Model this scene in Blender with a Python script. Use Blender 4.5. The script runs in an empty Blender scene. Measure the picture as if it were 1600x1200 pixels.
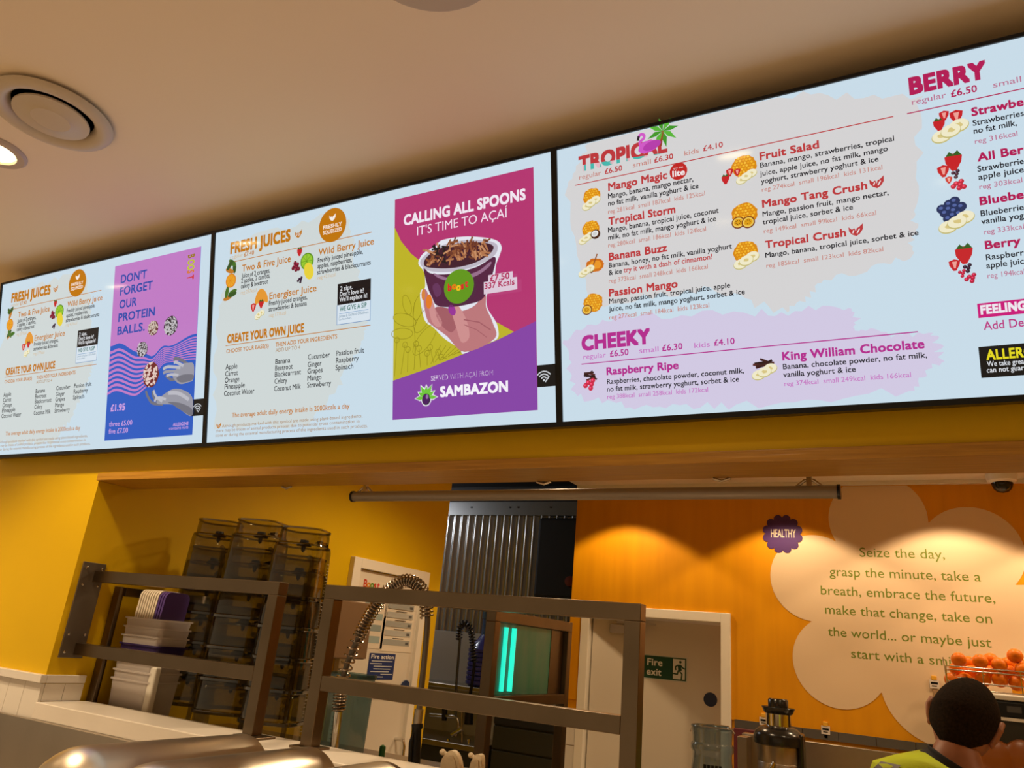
import bpy, bmesh, math, random
from mathutils import Vector, Matrix
random.seed(7)
scene = bpy.context.scene
COL = scene.collection
PI = math.pi

# ------------------------------------------------------------------ camera
F_PX = 1171.638                      # focal length in pixels of a 1600x1200 frame
PITCH, ROLL, YAW = .33298165, .09439095, -.5118731
CAM = Vector((0, 0, 1.65))
ca, sa, cr, sr, cw, sw = math.cos(PITCH), math.sin(PITCH), math.cos(ROLL), math.sin(ROLL), math.cos(YAW), math.sin(YAW)
fwd = Vector((sw*ca, cw*ca, sa)); rt0 = Vector((cw, -sw, 0)); up0 = rt0.cross(fwd)
RT = rt0*cr + up0*sr; UP = up0*cr - rt0*sr
cam_d = bpy.data.cameras.new('camera'); cam = bpy.data.objects.new('camera', cam_d); COL.objects.link(cam)
cam_d.sensor_fit = 'HORIZONTAL'; cam_d.sensor_width = 36; cam_d.lens = 36*F_PX/1600
cam_d.clip_start = .02; cam_d.clip_end = 60
m = Matrix.Identity(4)
for i, v in enumerate((RT, UP, -fwd)):
    for j in range(3): m[j][i] = v[j]
m.translation = CAM
cam.matrix_world = m
scene.camera = cam
scene.view_settings.view_transform = 'Standard'; scene.view_settings.look = 'None'
scene.view_settings.gamma = 1; scene.view_settings.use_curve_mapping = False
scene.view_settings.exposure = 0.0

def ray(x, y): return RT*((x-800)/F_PX) + UP*(-(y-600)/F_PX) + fwd
def at_y(x, y, Y): d = ray(x, y); return CAM + d*((Y-CAM.y)/d.y)
def at_x(x, y, X): d = ray(x, y); return CAM + d*((X-CAM.x)/d.x)
def at_z(x, y, Z): d = ray(x, y); return CAM + d*((Z-CAM.z)/d.z)

# ------------------------------------------------------------------ world and lamps
W = bpy.data.worlds.new('world'); scene.world = W; W.use_nodes = True
bg = W.node_tree.nodes['Background']
bg.inputs[0].default_value = (1, .72, .43, 1); bg.inputs[1].default_value = .41
WARM = (1, .74, .45)
def lamp(name, kind, loc, power, color=WARM, size=.06, spot=120, blend=.4, aim=None):
    l = bpy.data.lights.new(name, kind); l.energy = power; l.color = color
    if kind == 'AREA': l.size = size
    else: l.shadow_soft_size = size
    if kind == 'SPOT': l.spot_size = math.radians(spot); l.spot_blend = blend
    o = bpy.data.objects.new(name, l); COL.objects.link(o); o.location = loc
    if aim is not None: o.rotation_euler = (Vector(aim)-Vector(loc)).to_track_quat('-Z', 'Y').to_euler()
    return o
CEIL = 2.90; KCEIL = 2.83
DOWNLIGHTS = [(-2.345, .90), (-.44, .58), (-.81, -1.08), (.25, -1.0), (-2.05, -1.65), (-3.5, -1.9), (-3.6, .6)]
for x, y in DOWNLIGHTS:
    lamp('ceiling_lamp_light', 'SPOT', (x, y, CEIL-.03), 78, size=.05, spot=112, blend=.5)
KLIGHTS = [(at_y(px_, 822, 5.2).x, 4.80, 30) for px_ in (984, 1231, 1478, 1725, 1972)]
for x, y, p in KLIGHTS:
    lamp('kitchen_wall_light', 'SPOT', (x, y, KCEIL-.045), p, color=(1, .72, .42), size=.04, spot=113, blend=.14)
for x, y, p in [(-1.45, 3.0, 60), (.3, 3.0, 26), (1.7, 2.8, 20)]:
    lamp('kitchen_ceiling_light', 'SPOT', (x, y, KCEIL-.03), p, size=.06, spot=140, blend=.5)
lamp('added_alcove_light', 'POINT', (-4.35, 5.25, 2.75), 17, color=(.90, .94, 1), size=.08)  # unseen lamp added at one side to graze the corrugated ribs

# ------------------------------------------------------------------ materials
def s2l(c):
    return tuple(((v/255/12.92) if v/255 <= .04045 else ((v/255+.055)/1.055)**2.4) for v in c)
MATS = {}
def mat(name, col, rough=.5, metal=0, spec=.5, coat=0, trans=0, bump=None):
    if name in MATS: return MATS[name]
    mm = bpy.data.materials.new(name); mm.use_nodes = True
    b = mm.node_tree.nodes['Principled BSDF']
    b.inputs['Base Color'].default_value = (*col, 1); b.inputs['Roughness'].default_value = rough
    b.inputs['Metallic'].default_value = metal; b.inputs['Specular IOR Level'].default_value = spec
    b.inputs['Coat Weight'].default_value = coat; b.inputs['Transmission Weight'].default_value = trans
    if bump: noise_bump(mm, *bump)
    MATS[name] = mm; return mm
def noise_bump(mm, scale, strength, stretch=(1, 1, 1)):
    nt = mm.node_tree; b = nt.nodes['Principled BSDF']
    tc = nt.nodes.new('ShaderNodeTexCoord'); mp = nt.nodes.new('ShaderNodeMapping'); mp.inputs['Scale'].default_value = stretch
    n = nt.nodes.new('ShaderNodeTexNoise'); n.inputs['Scale'].default_value = scale; n.inputs['Detail'].default_value = 4
    bu = nt.nodes.new('ShaderNodeBump'); bu.inputs['Strength'].default_value = strength; bu.inputs['Distance'].default_value = .01
    nt.links.new(tc.outputs['Object'], mp.inputs[0]); nt.links.new(mp.outputs[0], n.inputs['Vector'])
    nt.links.new(n.outputs[0], bu.inputs['Height']); nt.links.new(bu.outputs[0], b.inputs['Normal'])
def mottled(name, c1, c2, scale, stretch=(1, 1, 1), rough=.5, metal=0, bump=.1, spec=.5, rough2=None, coat=0, detail=5):
    if name in MATS: return MATS[name]
    mm = mat(name, c1, rough, metal, spec, coat)
    nt = mm.node_tree; b = nt.nodes['Principled BSDF']
    tc = nt.nodes.new('ShaderNodeTexCoord'); mp = nt.nodes.new('ShaderNodeMapping'); mp.inputs['Scale'].default_value = stretch
    n = nt.nodes.new('ShaderNodeTexNoise'); n.inputs['Scale'].default_value = scale; n.inputs['Detail'].default_value = detail
    r = nt.nodes.new('ShaderNodeValToRGB'); r.color_ramp.elements[0].color = (*c1, 1); r.color_ramp.elements[1].color = (*c2, 1)
    r.color_ramp.elements[0].position = .3; r.color_ramp.elements[1].position = .7
    nt.links.new(tc.outputs['Object'], mp.inputs[0]); nt.links.new(mp.outputs[0], n.inputs['Vector'])
    nt.links.new(n.outputs[0], r.inputs[0]); nt.links.new(r.outputs[0], b.inputs['Base Color'])
    if bump:
        bu = nt.nodes.new('ShaderNodeBump'); bu.inputs['Strength'].default_value = bump; bu.inputs['Distance'].default_value = .004
        nt.links.new(n.outputs[0], bu.inputs['Height']); nt.links.new(bu.outputs[0], b.inputs['Normal'])
    return mm
def clear_plastic(name, tint, gloss=.12, rough=.08, body=0., bodycol=(.5, .5, .5)):
    if name in MATS: return MATS[name]
    mm = bpy.data.materials.new(name); mm.use_nodes = True; nt = mm.node_tree
    out = nt.nodes['Material Output']; nt.nodes.remove(nt.nodes['Principled BSDF'])
    t = nt.nodes.new('ShaderNodeBsdfTransparent'); t.inputs[0].default_value = (*tint, 1)
    d = nt.nodes.new('ShaderNodeBsdfDiffuse'); d.inputs[0].default_value = (*bodycol, 1)
    tl = nt.nodes.new('ShaderNodeBsdfTranslucent'); tl.inputs[0].default_value = (*bodycol, 1)
    dm = nt.nodes.new('ShaderNodeMixShader'); dm.inputs[0].default_value = .5
    nt.links.new(d.outputs[0], dm.inputs[1]); nt.links.new(tl.outputs[0], dm.inputs[2])
    a = nt.nodes.new('ShaderNodeMixShader'); a.inputs[0].default_value = body
    nt.links.new(t.outputs[0], a.inputs[1]); nt.links.new(dm.outputs[0], a.inputs[2])
    g = nt.nodes.new('ShaderNodeBsdfGlossy'); g.inputs['Roughness'].default_value = rough
    lw = nt.nodes.new('ShaderNodeLayerWeight'); lw.inputs[0].default_value = .25
    mu = nt.nodes.new('ShaderNodeMath'); mu.operation = 'MULTIPLY_ADD'; mu.inputs[1].default_value = 2.2*gloss; mu.inputs[2].default_value = gloss*.22
    nt.links.new(lw.outputs['Facing'], mu.inputs[0])
    x = nt.nodes.new('ShaderNodeMixShader')
    nt.links.new(mu.outputs[0], x.inputs[0]); nt.links.new(a.outputs[0], x.inputs[1]); nt.links.new(g.outputs[0], x.inputs[2])
    nt.links.new(x.outputs[0], out.inputs[0]); MATS[name] = mm; return mm
def lit(c, k=1.0):                       # colour shown by a lit screen, sRGB 0-255
    key = 'screen_%d_%d_%d_%.2f' % (*c, k)
    if key in MATS: return MATS[key]
    mm = mat(key, (0, 0, 0), .075, 0, .42); b = mm.node_tree.nodes['Principled BSDF']
    b.inputs['Emission Color'].default_value = (*s2l(c), 1); b.inputs['Emission Strength'].default_value = k
    return mm
def ink(c):                              # printed colour
    return mat('print_%d_%d_%d' % c, s2l(c), .6)
def glow(name, col, k):
    mm = mat(name, col, .4); b = mm.node_tree.nodes['Principled BSDF']
    b.inputs['Emission Color'].default_value = (*col, 1); b.inputs['Emission Strength'].default_value = k
    return mm

YELLOW = mottled('yellow_paint', (.74, .47, .001), (.69, .44, .001), 3, rough=.5, bump=.03, spec=.25)
ORANGE = mottled('orange_ply', (.80, .34, .002), (.72, .295, .002), 3, (5, 1, .5), rough=.45, bump=.05, spec=.3)
WHITEP = mat('ceiling_paint', (.84, .75, .62), .7, bump=(60, .02))
CREAM = mat('cream_paint', (.86, .80, .69), .45)
DOORC = mat('door_paint', (.62, .55, .45), .5)
OAK = mottled('oak_wood', (.36, .165, .012), (.50, .25, .022), 6, (1.2, 30, 30), rough=.35, bump=.25)
STEEL = mottled('brushed_steel', (.40, .35, .29), (.48, .42, .35), 4, rough=.33, metal=1, bump=0)
STEELB = mottled('tube_steel', (.155, .115, .072), (.20, .15, .098), 5, rough=.33, metal=1, bump=0)
CHROME = mat('chrome', (.72, .70, .66), .12, 1)
DARKMETAL = mat('dark_metal', (.10, .10, .11), .35, .8)
BLACK = mat('black_plastic', (.006, .006, .007), .3, 0, .3)
BLACKM = mat('black_matte', (.006, .006, .007), .7)
WHITEPL = mat('white_plastic', (.80, .78, .74), .35)
VENTW = mat('vent_enamel', (.56, .50, .42), .45)
TILEW = mat('white_tile', (.80, .75, .68), .18)
JUG = clear_plastic('smoky_jug_plastic', (.60, .59, .52), .15, .06, .02, (.10, .09, .075))
CLEAR = clear_plastic('clear_bottle_plastic', (.58, .68, .74), .3, .05, .14, (.20, .26, .30))
TUB = clear_plastic('tub_plastic', (.86, .84, .84), .12, .25, .66, (.92, .87, .84))
TEALP = clear_plastic('teal_plastic', (.46, .60, .62), .14, .12, .30, (.15, .21, .22))
PURPLE = mat('purple_plastic', (.10, .055, .26), .35)
CREAMPL = mat('cream_plastic', (.78, .70, .58), .4)
BLUEB = mat('blue_bottle', (.035, .035, .20), .25, coat=.3)
HAIR = mottled('short_hair', (.012, .008, .005), (.030, .018, .011), 160, rough=.9, bump=.5, spec=.12)
SKIN = mottled('skin', (.42, .18, .11), (.48, .22, .14), 20, rough=.5, bump=.03)
HIVIS = mat('hi_vis_fabric', (.62, .78, .012), .7, bump=(200, .1))
REFLECT = mat('reflective_tape', (.20, .19, .20), .5, .1)
NAVY = mat('dark_cloth', (.02, .02, .026), .85)
ORANGEF = mottled('orange_peel', (.84, .205, .0015), (.78, .17, .001), 9, rough=.42, bump=.08, spec=.25)

# ------------------------------------------------------------------ object helpers
def thing(name, label, cat, loc=(0, 0, 0), rot=(0, 0, 0), group=None):
    o = bpy.data.objects.new(name, None); COL.objects.link(o); o.location = loc; o.rotation_euler = rot
    o.empty_display_size = .05
    o['label'] = label; o['category'] = cat
    if group: o['group'] = group
    return o
def tag(o, label, cat, group=None):
    o['label'] = label; o['category'] = cat
    if group: o['group'] = group
    return o
def abs_loc(o):
    v = Vector((0, 0, 0))
    while o is not None: v += Vector(o.location); o = o.parent
    return v
def ortho(d):
    d = d.normalized(); a = Vector((0, 0, 1)) if abs(d.z) < .9 else Vector((1, 0, 0))
    u = d.cross(a).normalized(); return u, d.cross(u)
class MB:
    def __init__(s): s.v = []; s.f = []; s.mi = []; s.smooth = []
    def add(s, vs, fs, mi=0, sm=False):
        o = len(s.v); s.v += [Vector(v) for v in vs]
        for f in fs: s.f.append([i+o for i in f]); s.mi.append(mi); s.smooth.append(sm)
        return s
    def box(s, a, b, mi=0, bev=0.):
        x0, y0, z0 = (min(a[i], b[i]) for i in range(3)); x1, y1, z1 = (max(a[i], b[i]) for i in range(3))
        if bev <= 0:
            vs = [(x, y, z) for z in (z0, z1) for y in (y0, y1) for x in (x0, x1)]
            return s.add(vs, [(0, 2, 3, 1), (4, 5, 7, 6), (0, 1, 5, 4), (2, 6, 7, 3), (0, 4, 6, 2), (1, 3, 7, 5)], mi)
        bm = bmesh.new(); bmesh.ops.create_cube(bm, size=1)
        for v in bm.verts: v.co = Vector(((x0+x1)/2+v.co.x*(x1-x0), (y0+y1)/2+v.co.y*(y1-y0), (z0+z1)/2+v.co.z*(z1-z0)))
        bmesh.ops.bevel(bm, geom=bm.edges[:], offset=bev, segments=3, affect='EDGES', profile=.5)
        bm.verts.ensure_lookup_table()
        s.add([v.co.copy() for v in bm.verts], [[v.index for v in f.verts] for f in bm.faces], mi, False); bm.free(); return s
    def tube(s, pts, r, n=10, mi=0, cap=True, closed=False):
        pts = [Vector(p) for p in pts]; N = len(pts); rs = r if isinstance(r, (list, tuple)) else [r]*N
        rings = []; u = None
        for i, p in enumerate(pts):
            if closed: d = pts[(i+1) % N]-pts[i-1]
            else: d = (pts[min(i+1, N-1)]-pts[max(i-1, 0)])
            if d.length < 1e-9: d = Vector((0, 0, 1))
            d.normalize()
            if u is None: u, w = ortho(d)
            else:
                u = (u - d*u.dot(d)); u = u.normalized() if u.length > 1e-6 else ortho(d)[0]; w = d.cross(u)
            rings.append([p+(u*math.cos(2*PI*k/n)+w*math.sin(2*PI*k/n))*rs[i] for k in range(n)])
        vs = [v for R in rings for v in R]; fs = []
        for i in range(N if closed else N-1):
            j = (i+1) % N
            for k in range(n): fs.append((i*n+k, i*n+(k+1) % n, j*n+(k+1) % n, j*n+k))
        if cap and not closed: fs += [tuple(range(n-1, -1, -1)), tuple(range((N-1)*n, N*n))]
        return s.add(vs, fs, mi, True)
    def lathe(s, prof, c=(0, 0, 0), n=32, mi=0, axis='z', sq=None):
        # prof: list of (r, h); sq: superellipse exponent for squarish rings
        c = Vector(c); vs = []; fs = []
        for r, h in prof:
            for k in range(n):
                a = 2*PI*k/n; x, y = math.cos(a), math.sin(a)
                if sq: q = (abs(x)**sq+abs(y)**sq)**(-1/sq); x *= q; y *= q
                p = Vector((r*x, r*y, h))
                if axis == 'y': p = Vector((p.x, p.z, p.y))
                if axis == 'x': p = Vector((p.z, p.x, p.y))
                vs.append(c+p)
        for i in range(len(prof)-1):
            for k in range(n): fs.append((i*n+k, i*n+(k+1) % n, (i+1)*n+(k+1) % n, (i+1)*n+k))
        if prof[0][0] > 1e-5: fs.append(tuple(range(n-1, -1, -1)))
        if prof[-1][0] > 1e-5: fs.append(tuple(range((len(prof)-1)*n, len(prof)*n)))
        return s.add(vs, fs, mi, True)
    def shell(s, prof, c=(0, 0, 0), n=32, mi=0, sq=None):     # open lathe without caps
        t = MB(); t.lathe(prof, c, n, mi, 'z', sq); t.f = [f for f in t.f if len(f) == 4]
        return s.add(t.v, t.f, mi, True)
    def ball(s, c, r, n=16, mi=0):
        r = r if isinstance(r, (list, tuple)) else (r, r, r); c = Vector(c)
        bm = bmesh.new(); bmesh.ops.create_uvsphere(bm, u_segments=n, v_segments=max(6, n*2//3), radius=1)
        bm.verts.ensure_lookup_table()
        s.add([c+Vector((v.co.x*r[0], v.co.y*r[1], v.co.z*r[2])) for v in bm.verts], [[v.index for v in f.verts] for f in bm.faces], mi, True)
        bm.free(); return s
    def prism(s, poly, off, mi=0, sm=False):                   # polygon of 3-D points swept by an offset vector
        off = Vector(off); n = len(poly); a = [Vector(p) for p in poly]; b = [p+off for p in a]
        fs = [tuple(range(n-1, -1, -1)), tuple(range(n, 2*n))]+[(k, (k+1) % n, n+(k+1) % n, n+k) for k in range(n)]
        return s.add(a+b, fs, mi, sm)
    def build(s, name, mats, parent=None, local=False, label=None, fix=True):
        me = bpy.data.meshes.new(name)
        off = Vector((0, 0, 0)) if (local or parent is None) else abs_loc(parent)
        me.from_pydata([tuple(v-off) for v in s.v], [], s.f)
        for mm in (mats if isinstance(mats, (list, tuple)) else [mats]): me.materials.append(mm)
        for p, i, sm in zip(me.polygons, s.mi, s.smooth): p.material_index = i; p.use_smooth = sm
        if fix:
            bm = bmesh.new(); bm.from_mesh(me); bmesh.ops.remove_doubles(bm, verts=bm.verts, dist=1e-6)
            bmesh.ops.recalc_face_normals(bm, faces=bm.faces)
            for e in bm.edges:
                if len(e.link_faces) == 2 and e.calc_face_angle(0) > .7: e.smooth = False
            bm.to_mesh(me); bm.free()
        o = bpy.data.objects.new(name, me); COL.objects.link(o)
        if parent: o.parent = parent
        if label: o['label'] = label
        return o
def struct(o):
    o['kind'] = 'structure'; return o
def sbox(name, a, b, m, bev=0): return struct(MB().box(a, b, 0, bev).build(name, m))
def dup(o, loc=None, rot=None, label=None, group=None):
    c = o.copy(); COL.objects.link(c)
    if loc is not None: c.location = loc
    if rot is not None: c.rotation_euler = rot
    if label: c['label'] = label
    if group: c['group'] = group
    for ch in list(o.children):
        d = ch.copy(); COL.objects.link(d); d.parent = c
        for g in list(ch.children):
            e = g.copy(); COL.objects.link(e); e.parent = d
    return c

# ---- flat lettering and pictures, in the local XY plane of a root object
TXT = {}
def glyphs(body, bold):
    k = (body, bold)
    if k not in TXT:
        cu = bpy.data.curves.new('tmp', 'FONT'); cu.body = body; cu.size = 1; cu.space_character = 1+1.3*bold; cu.resolution_u = 3; cu.fill_mode = 'FRONT'
        ob = bpy.data.objects.new('tmp', cu); COL.objects.link(ob)
        dg = bpy.context.evaluated_depsgraph_get(); dg.update()
        me = ob.evaluated_get(dg).to_mesh()
        V = [v.co.copy() for v in me.vertices]; P = [tuple(p.vertices) for p in me.polygons]; n = len(V)
        if bold > .001:
            D_ = [(-bold, -bold), (bold, -bold), (bold, bold), (-bold, bold)]+([(0, 0), (bold, 0), (-bold, 0), (0, bold), (0, -bold)] if bold > .024 else [])
            V, P = [v+Vector((dx, dy, j)) for j, (dx, dy) in enumerate(D_) for v in V], [tuple(i+n*j for i in q) for j in range(len(D_)) for q in P]
        TXT[k] = (V, P)
        bpy.data.objects.remove(ob); bpy.data.curves.remove(cu)
    return TXT[k]
def span(body, bold):
    xs = [v.x for v in glyphs(body, bold)[0]]; return min(xs), max(xs)
CAP = max(v.y for v in glyphs('H', 0)[0])
class Flat:
    def __init__(s, root, matrix, mf, z=.0008):
        s.root, s.mf, s.z = root, mf, z; s.inv = matrix.inverted(); s.reset()
        s.o = s.inv @ CAM; s.R = s.inv.to_3x3()
    def reset(s): s.m = MB(); s.cols = []; s.lay = 1
    def uv(s, x, y):
        d = s.R @ ray(x, y); t = -s.o.z/d.z; p = s.o+d*t; return Vector((p.x, p.y))
    def ci(s, c):
        if c not in s.cols: s.cols.append(c)
        return s.cols.index(c)
    def up(s): s.lay += 1; return s
    def poly(s, pts, c):
        s.m.add([(p[0], p[1], s.z*s.lay) for p in pts], [tuple(range(len(pts)))], s.ci(c)); return s
    def pp(s, pts, c): return s.poly([s.uv(*p) for p in pts], c)
    def ell(s, c0, rx, ry, c, n=28, a0=0, wob=0):
        ca_, sa_ = math.cos(a0), math.sin(a0); P = []
        for k in range(n):
            a = 2*PI*k/n; q = 1+random.uniform(-wob, wob); x, y = rx*q*math.cos(a), ry*q*math.sin(a)
            P.append((c0[0]+x*ca_-y*sa_, c0[1]+x*sa_+y*ca_))
        return s.poly(P, c)
    def line(s, pts, w, c):
        for a, b in zip(pts[:-1], pts[1:]):
            a, b = Vector(a[:2]), Vector(b[:2]); d = b-a
            if d.length < 1e-6: continue
            d.normalize(); n = Vector((-d.y, d.x))*w/2; e = d*w*.25
            s.poly([a-e-n, b+e-n, b+e+n, a-e+n], c)
        return s
    def raw(s, body, u0, v0, sx, sy, c, bold=0, rot=0):
        vs, fs = glyphs(body, bold); cr_, sr_ = math.cos(rot), math.sin(rot)
        s.m.add([(u0+v.x*sx*cr_-v.y*sy*sr_, v0+v.x*sx*sr_+v.y*sy*cr_, s.z*s.lay+v.z*4e-5) for v in vs], fs, s.ci(c)); return s
    def text(s, body, L, R, cap, c, bold=0, vis=None):
        # L, R: picture positions of the two ends of the base line; cap: cap height in picture pixels
        a, b = s.uv(*L), s.uv(*R); x0, x1 = span(vis or body, bold)
        sx = (b.x-a.x)/(x1-x0); v = (a.y+b.y)/2
        mid = ((L[0]+R[0])/2, (L[1]+R[1])/2)
        sy = (s.uv(mid[0], mid[1]-cap)-s.uv(*mid)).y/CAP
        return s.raw(body, a.x-x0*sx, v, sx, sy, c, bold)
    def done(s, name, parent=None, label=None):
        par = parent or s.root
        o = s.m.build(name, [s.mf(c) for c in s.cols], par, local=True, label=label, fix=False)
        s.reset(); return o

# ------------------------------------------------------------------ setting
YF, YB, X0 = 1.61, 1.745, -2.52        # front wall faces, left reveal
D = 5.20                               # orange back wall
XO = -2.26                             # left edge of the orange wall
sbox('floor', (-6, -5, -.1), (3.2, 6.1, 0), mottled('floor_tiles', (.55, .43, .29), (.60, .47, .32), 4, rough=.4, bump=.05))
sbox('ceiling', (-6, -5, CEIL), (3.2, YB, CEIL+.1), WHITEP)
w = MB(); w.box((-6, YF, 0), (X0, YB, 2.085)); w.box((-6, YF, 2.085), (3.2, YB, CEIL)); w.box((X0, YF, 0), (3.2, YB, 1.10))
struct(w.build('wall_front', YELLOW))
sbox('trim_1', (X0+.001, YF-.012, 2.060), (3.2, YB+.003, 2.086), OAK, .002)
sbox('wall_left', (X0-.15, YB, 0), (X0, 3.85, 3.0), YELLOW)
sbox('wall_right', (3.05, -5, 0), (3.2, 5.35, CEIL), YELLOW)
# orange wall with door opening
DX0, DX1, DZ = -2.167, -1.123, 1.968
w = MB(); w.box((XO, D, 1.33), (DX0, D+.12, 3.0)); w.box((DX0, D, DZ), (DX1, D+.12, 3.0)); w.box((DX1, D, 1.33), (3.2, D+.12, 3.0))
w.box((XO, D+.01, 0), (DX0, D+.12, 1.33)); w.box((DX1, D+.01, 0), (3.2, D+.12, 1.33))
struct(w.build('wall_back', ORANGE))
sbox('ceiling_kitchen', (XO, YB, KCEIL), (3.2, D, KCEIL+.08), CREAM)
sbox('ceiling_kitchen_side', (X0, YB, KCEIL), (XO, 3.85, KCEIL+.08), CREAM)
sbox('ceiling_alcove', (-4.8, 3.85, 3.0), (XO+.12, 6.1, 3.08), BLACKM)
sbox('wall_alcove_right', (XO, D+.12, 0), (XO+.1, 6.0, 3.0), mat('dark_wall', (.06, .06, .06), .6))
sbox('wall_alcove_left', (-4.8, 3.85, 0), (-4.7, 6.0, 3.0), STEEL)
sbox('wall_alcove_front', (-4.8, 3.75, 0), (X0-.15, 3.85, 3.0), YELLOW)
sbox('trim_7', (XO+.002, D-.03, 2.806), (3.2, D-.0005, KCEIL-.0005), CREAM)
# corrugated sheet
CY = 5.90
n = 600; xs = [-4.7+i*(2.44/n) for i in range(n+1)]
vs = []
for x in xs:
    y = CY+.016*math.sin(2*PI*x/.0735); vs += [(x, y, 0), (x, y, 2.735)]
w = MB().add(vs, [(2*i, 2*i+2, 2*i+3, 2*i+1) for i in range(n)], 0, True)
struct(w.build('wall_alcove_back', mat('corrugated_zinc', (.46, .47, .48), .26, .72)))
w = MB().box((-4.7, CY-.03, 2.73), (XO, CY+.03, 2.85))
for x in (-3.2, -3.12, -2.8, -3.6): w.lathe([(.008, -.036), (.008, -.028)], (x, CY, 2.80), 10, 1, 'y')
struct(w.build('trim_2', [mat('zinc_beam', (.20, .20, .20), .45, .8), DARKMETAL]))
sbox('wall_alcove_void', (-4.7, CY+.02, 2.85), (XO, CY+.1, 3.0), BLACKM)
# tile skirting of the back wall
w = MB(); 
for k in range(6): w.box((XO+.001, D-.006, 1.24-.2*(k+1)+.004), (DX0-.005, D+.012, 1.24-.2*k))
struct(w.build('trim_3', TILEW))
w = MB()
for k in range(20): w.box((DX1+.02+k*.2, D-.008, 1.285), (DX1+.02+k*.2+.197, D+.012, 1.335))
struct(w.build('trim_4', mat('dark_tile', (.10, .09, .08), .3)))

# pass sill and white tile upstand
sbox('trim_5', (X0+.012, 1.592, 1.296), (3.0, 1.775, 1.345), mottled('white_sill', (.84, .78, .70), (.78, .72, .64), 5, rough=.3, bump=.02), .003)
w = MB(); w.box((-6, 1.588, 1.40), (X0+.012, YF, 1.425), 0, .002); w.box((X0, 1.6105, 1.40), (X0+.012, 1.745, 1.425), 0, .002)
struct(w.build('trim_6', TILEW))
w = MB(); k = 0; x = X0+.008
while x > -4.0: w.box((x-.086, 1.600, 1.20), (x, YF, 1.398)); x -= .088
for k in range(2): w.box((X0+.0005, 1.6115+k*.068, 1.346), (X0+.0085, 1.6775+k*.067, 1.398))
struct(w.build('wall_tiling', TILEW))

# fire exit door, standing open away from the room
JW = .062
t = MB(); t.box((DX0, D-.022, 0), (DX0+JW, D+.13, DZ), 0, .004); t.box((DX1-JW, D-.022, 0), (DX1, D+.13, DZ), 0, .004); t.box((DX0+JW, D-.022, DZ-JW), (DX1-JW, D+.13, DZ), 0, .004)
fr = struct(t.build('door_1', CREAM))
ang = math.radians(18); hx, hy = DX0+JW+.012, D+.03
leaf = bpy.data.objects.new('door_leaf', None); COL.objects.link(leaf); leaf.parent = fr; leaf.location = (hx, hy, 0); leaf.rotation_euler = (0, 0, ang)
LW = DX1-DX0-2*JW-.02
leafm = MB().box((0, 0, .01), (LW, .045, DZ-JW-.006), 0, .002).build('leaf_panel', DOORC, leaf, local=True)
t = MB().box((.12, -.045, 1.79), (.36, -.001, 1.85), 0, .004); t.build('door_closer', STEEL, leaf, local=True)
MB().box((.17, -.06, 1.86), (.44, -.045, 1.875)).build('closer_arm', STEEL, leaf, local=True)
MB().lathe([(.001, -.003), (.045, -.003), (.045, 0)], (LW-.09, 0, 1.42), 28, 0, 'y').build('blue_disc_sticker', mat('blue_sticker', (.01, .018, .06), .5), leaf, local=True)
leaf['label'] = 'cream door leaf standing ajar'
# room seen beyond the door edge
sbox('wall_corridor', (DX0-.1, D+1.3, 0), (DX1+.4, D+1.4, 3), CREAM)
# sign on the leaf
bpy.context.view_layer.update()
sg = thing('fire_exit_sign', 'green sign reading Fire exit with white running man on cream door', 'sign', tuple(leaf.matrix_world @ Vector((.42, -.001, 0))), (PI/2, 0, ang))
sg.location.z = 0
bpy.context.view_layer.update()
f = Flat(sg, sg.matrix_world, ink)
a = f.uv(1004, 1023); b = f.uv(1072, 1065); c = f.uv(1004, 1058)
x0, x1, z1, z0 = a.x, b.x, a.y, c.y
f.poly([(x0-.006, z0-.006), (x1+.006, z0-.006), (x1+.006, z1+.006), (x0-.006, z1+.006)], (190, 195, 185)); f.up()
f.poly([(x0, z0), (x1, z0), (x1, z1), (x0, z1)], (0, 66, 38)); f.up()
w_ = x1-x0; h_ = z1-z0
f.poly([(x0+.70*w_, z0+.06*h_), (x0+.97*w_, z0+.06*h_), (x0+.97*w_, z0+.95*h_), (x0+.70*w_, z0+.95*h_)], (215, 215, 205)); f.up()
g0 = (0, 66, 38); q = lambda u, v: (x0+w_*u, z0+h_*v)
f.ell(q(.865, .83), .028*w_, .06*h_, g0)
f.poly([q(.80, .70), q(.88, .72), q(.90, .45), q(.82, .42)], g0)
for P in ([q(.87, .68), q(.93, .56), q(.965, .54)], [q(.81, .68), q(.755, .60), q(.765, .47)], [q(.84, .44), q(.905, .30), q(.89, .06)], [q(.82, .44), q(.80, .28), q(.69, .30)]): f.line(P, .03*w_, g0)
sgb = f.done('sign_plate')
f.lay = 3
sx = .36*w_/(span('Fire', .02)[1]); f.raw('Fire', x0+.10*w_, z0+.57*h_, sx, .30*h_/CAP, (225, 225, 215), .02); f.raw('exit', x0+.10*w_, z0+.14*h_, .34*w_/span('exit', .02)[1], .30*h_/CAP, (225, 225, 215), .02)
f.done('sign_lettering')

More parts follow.
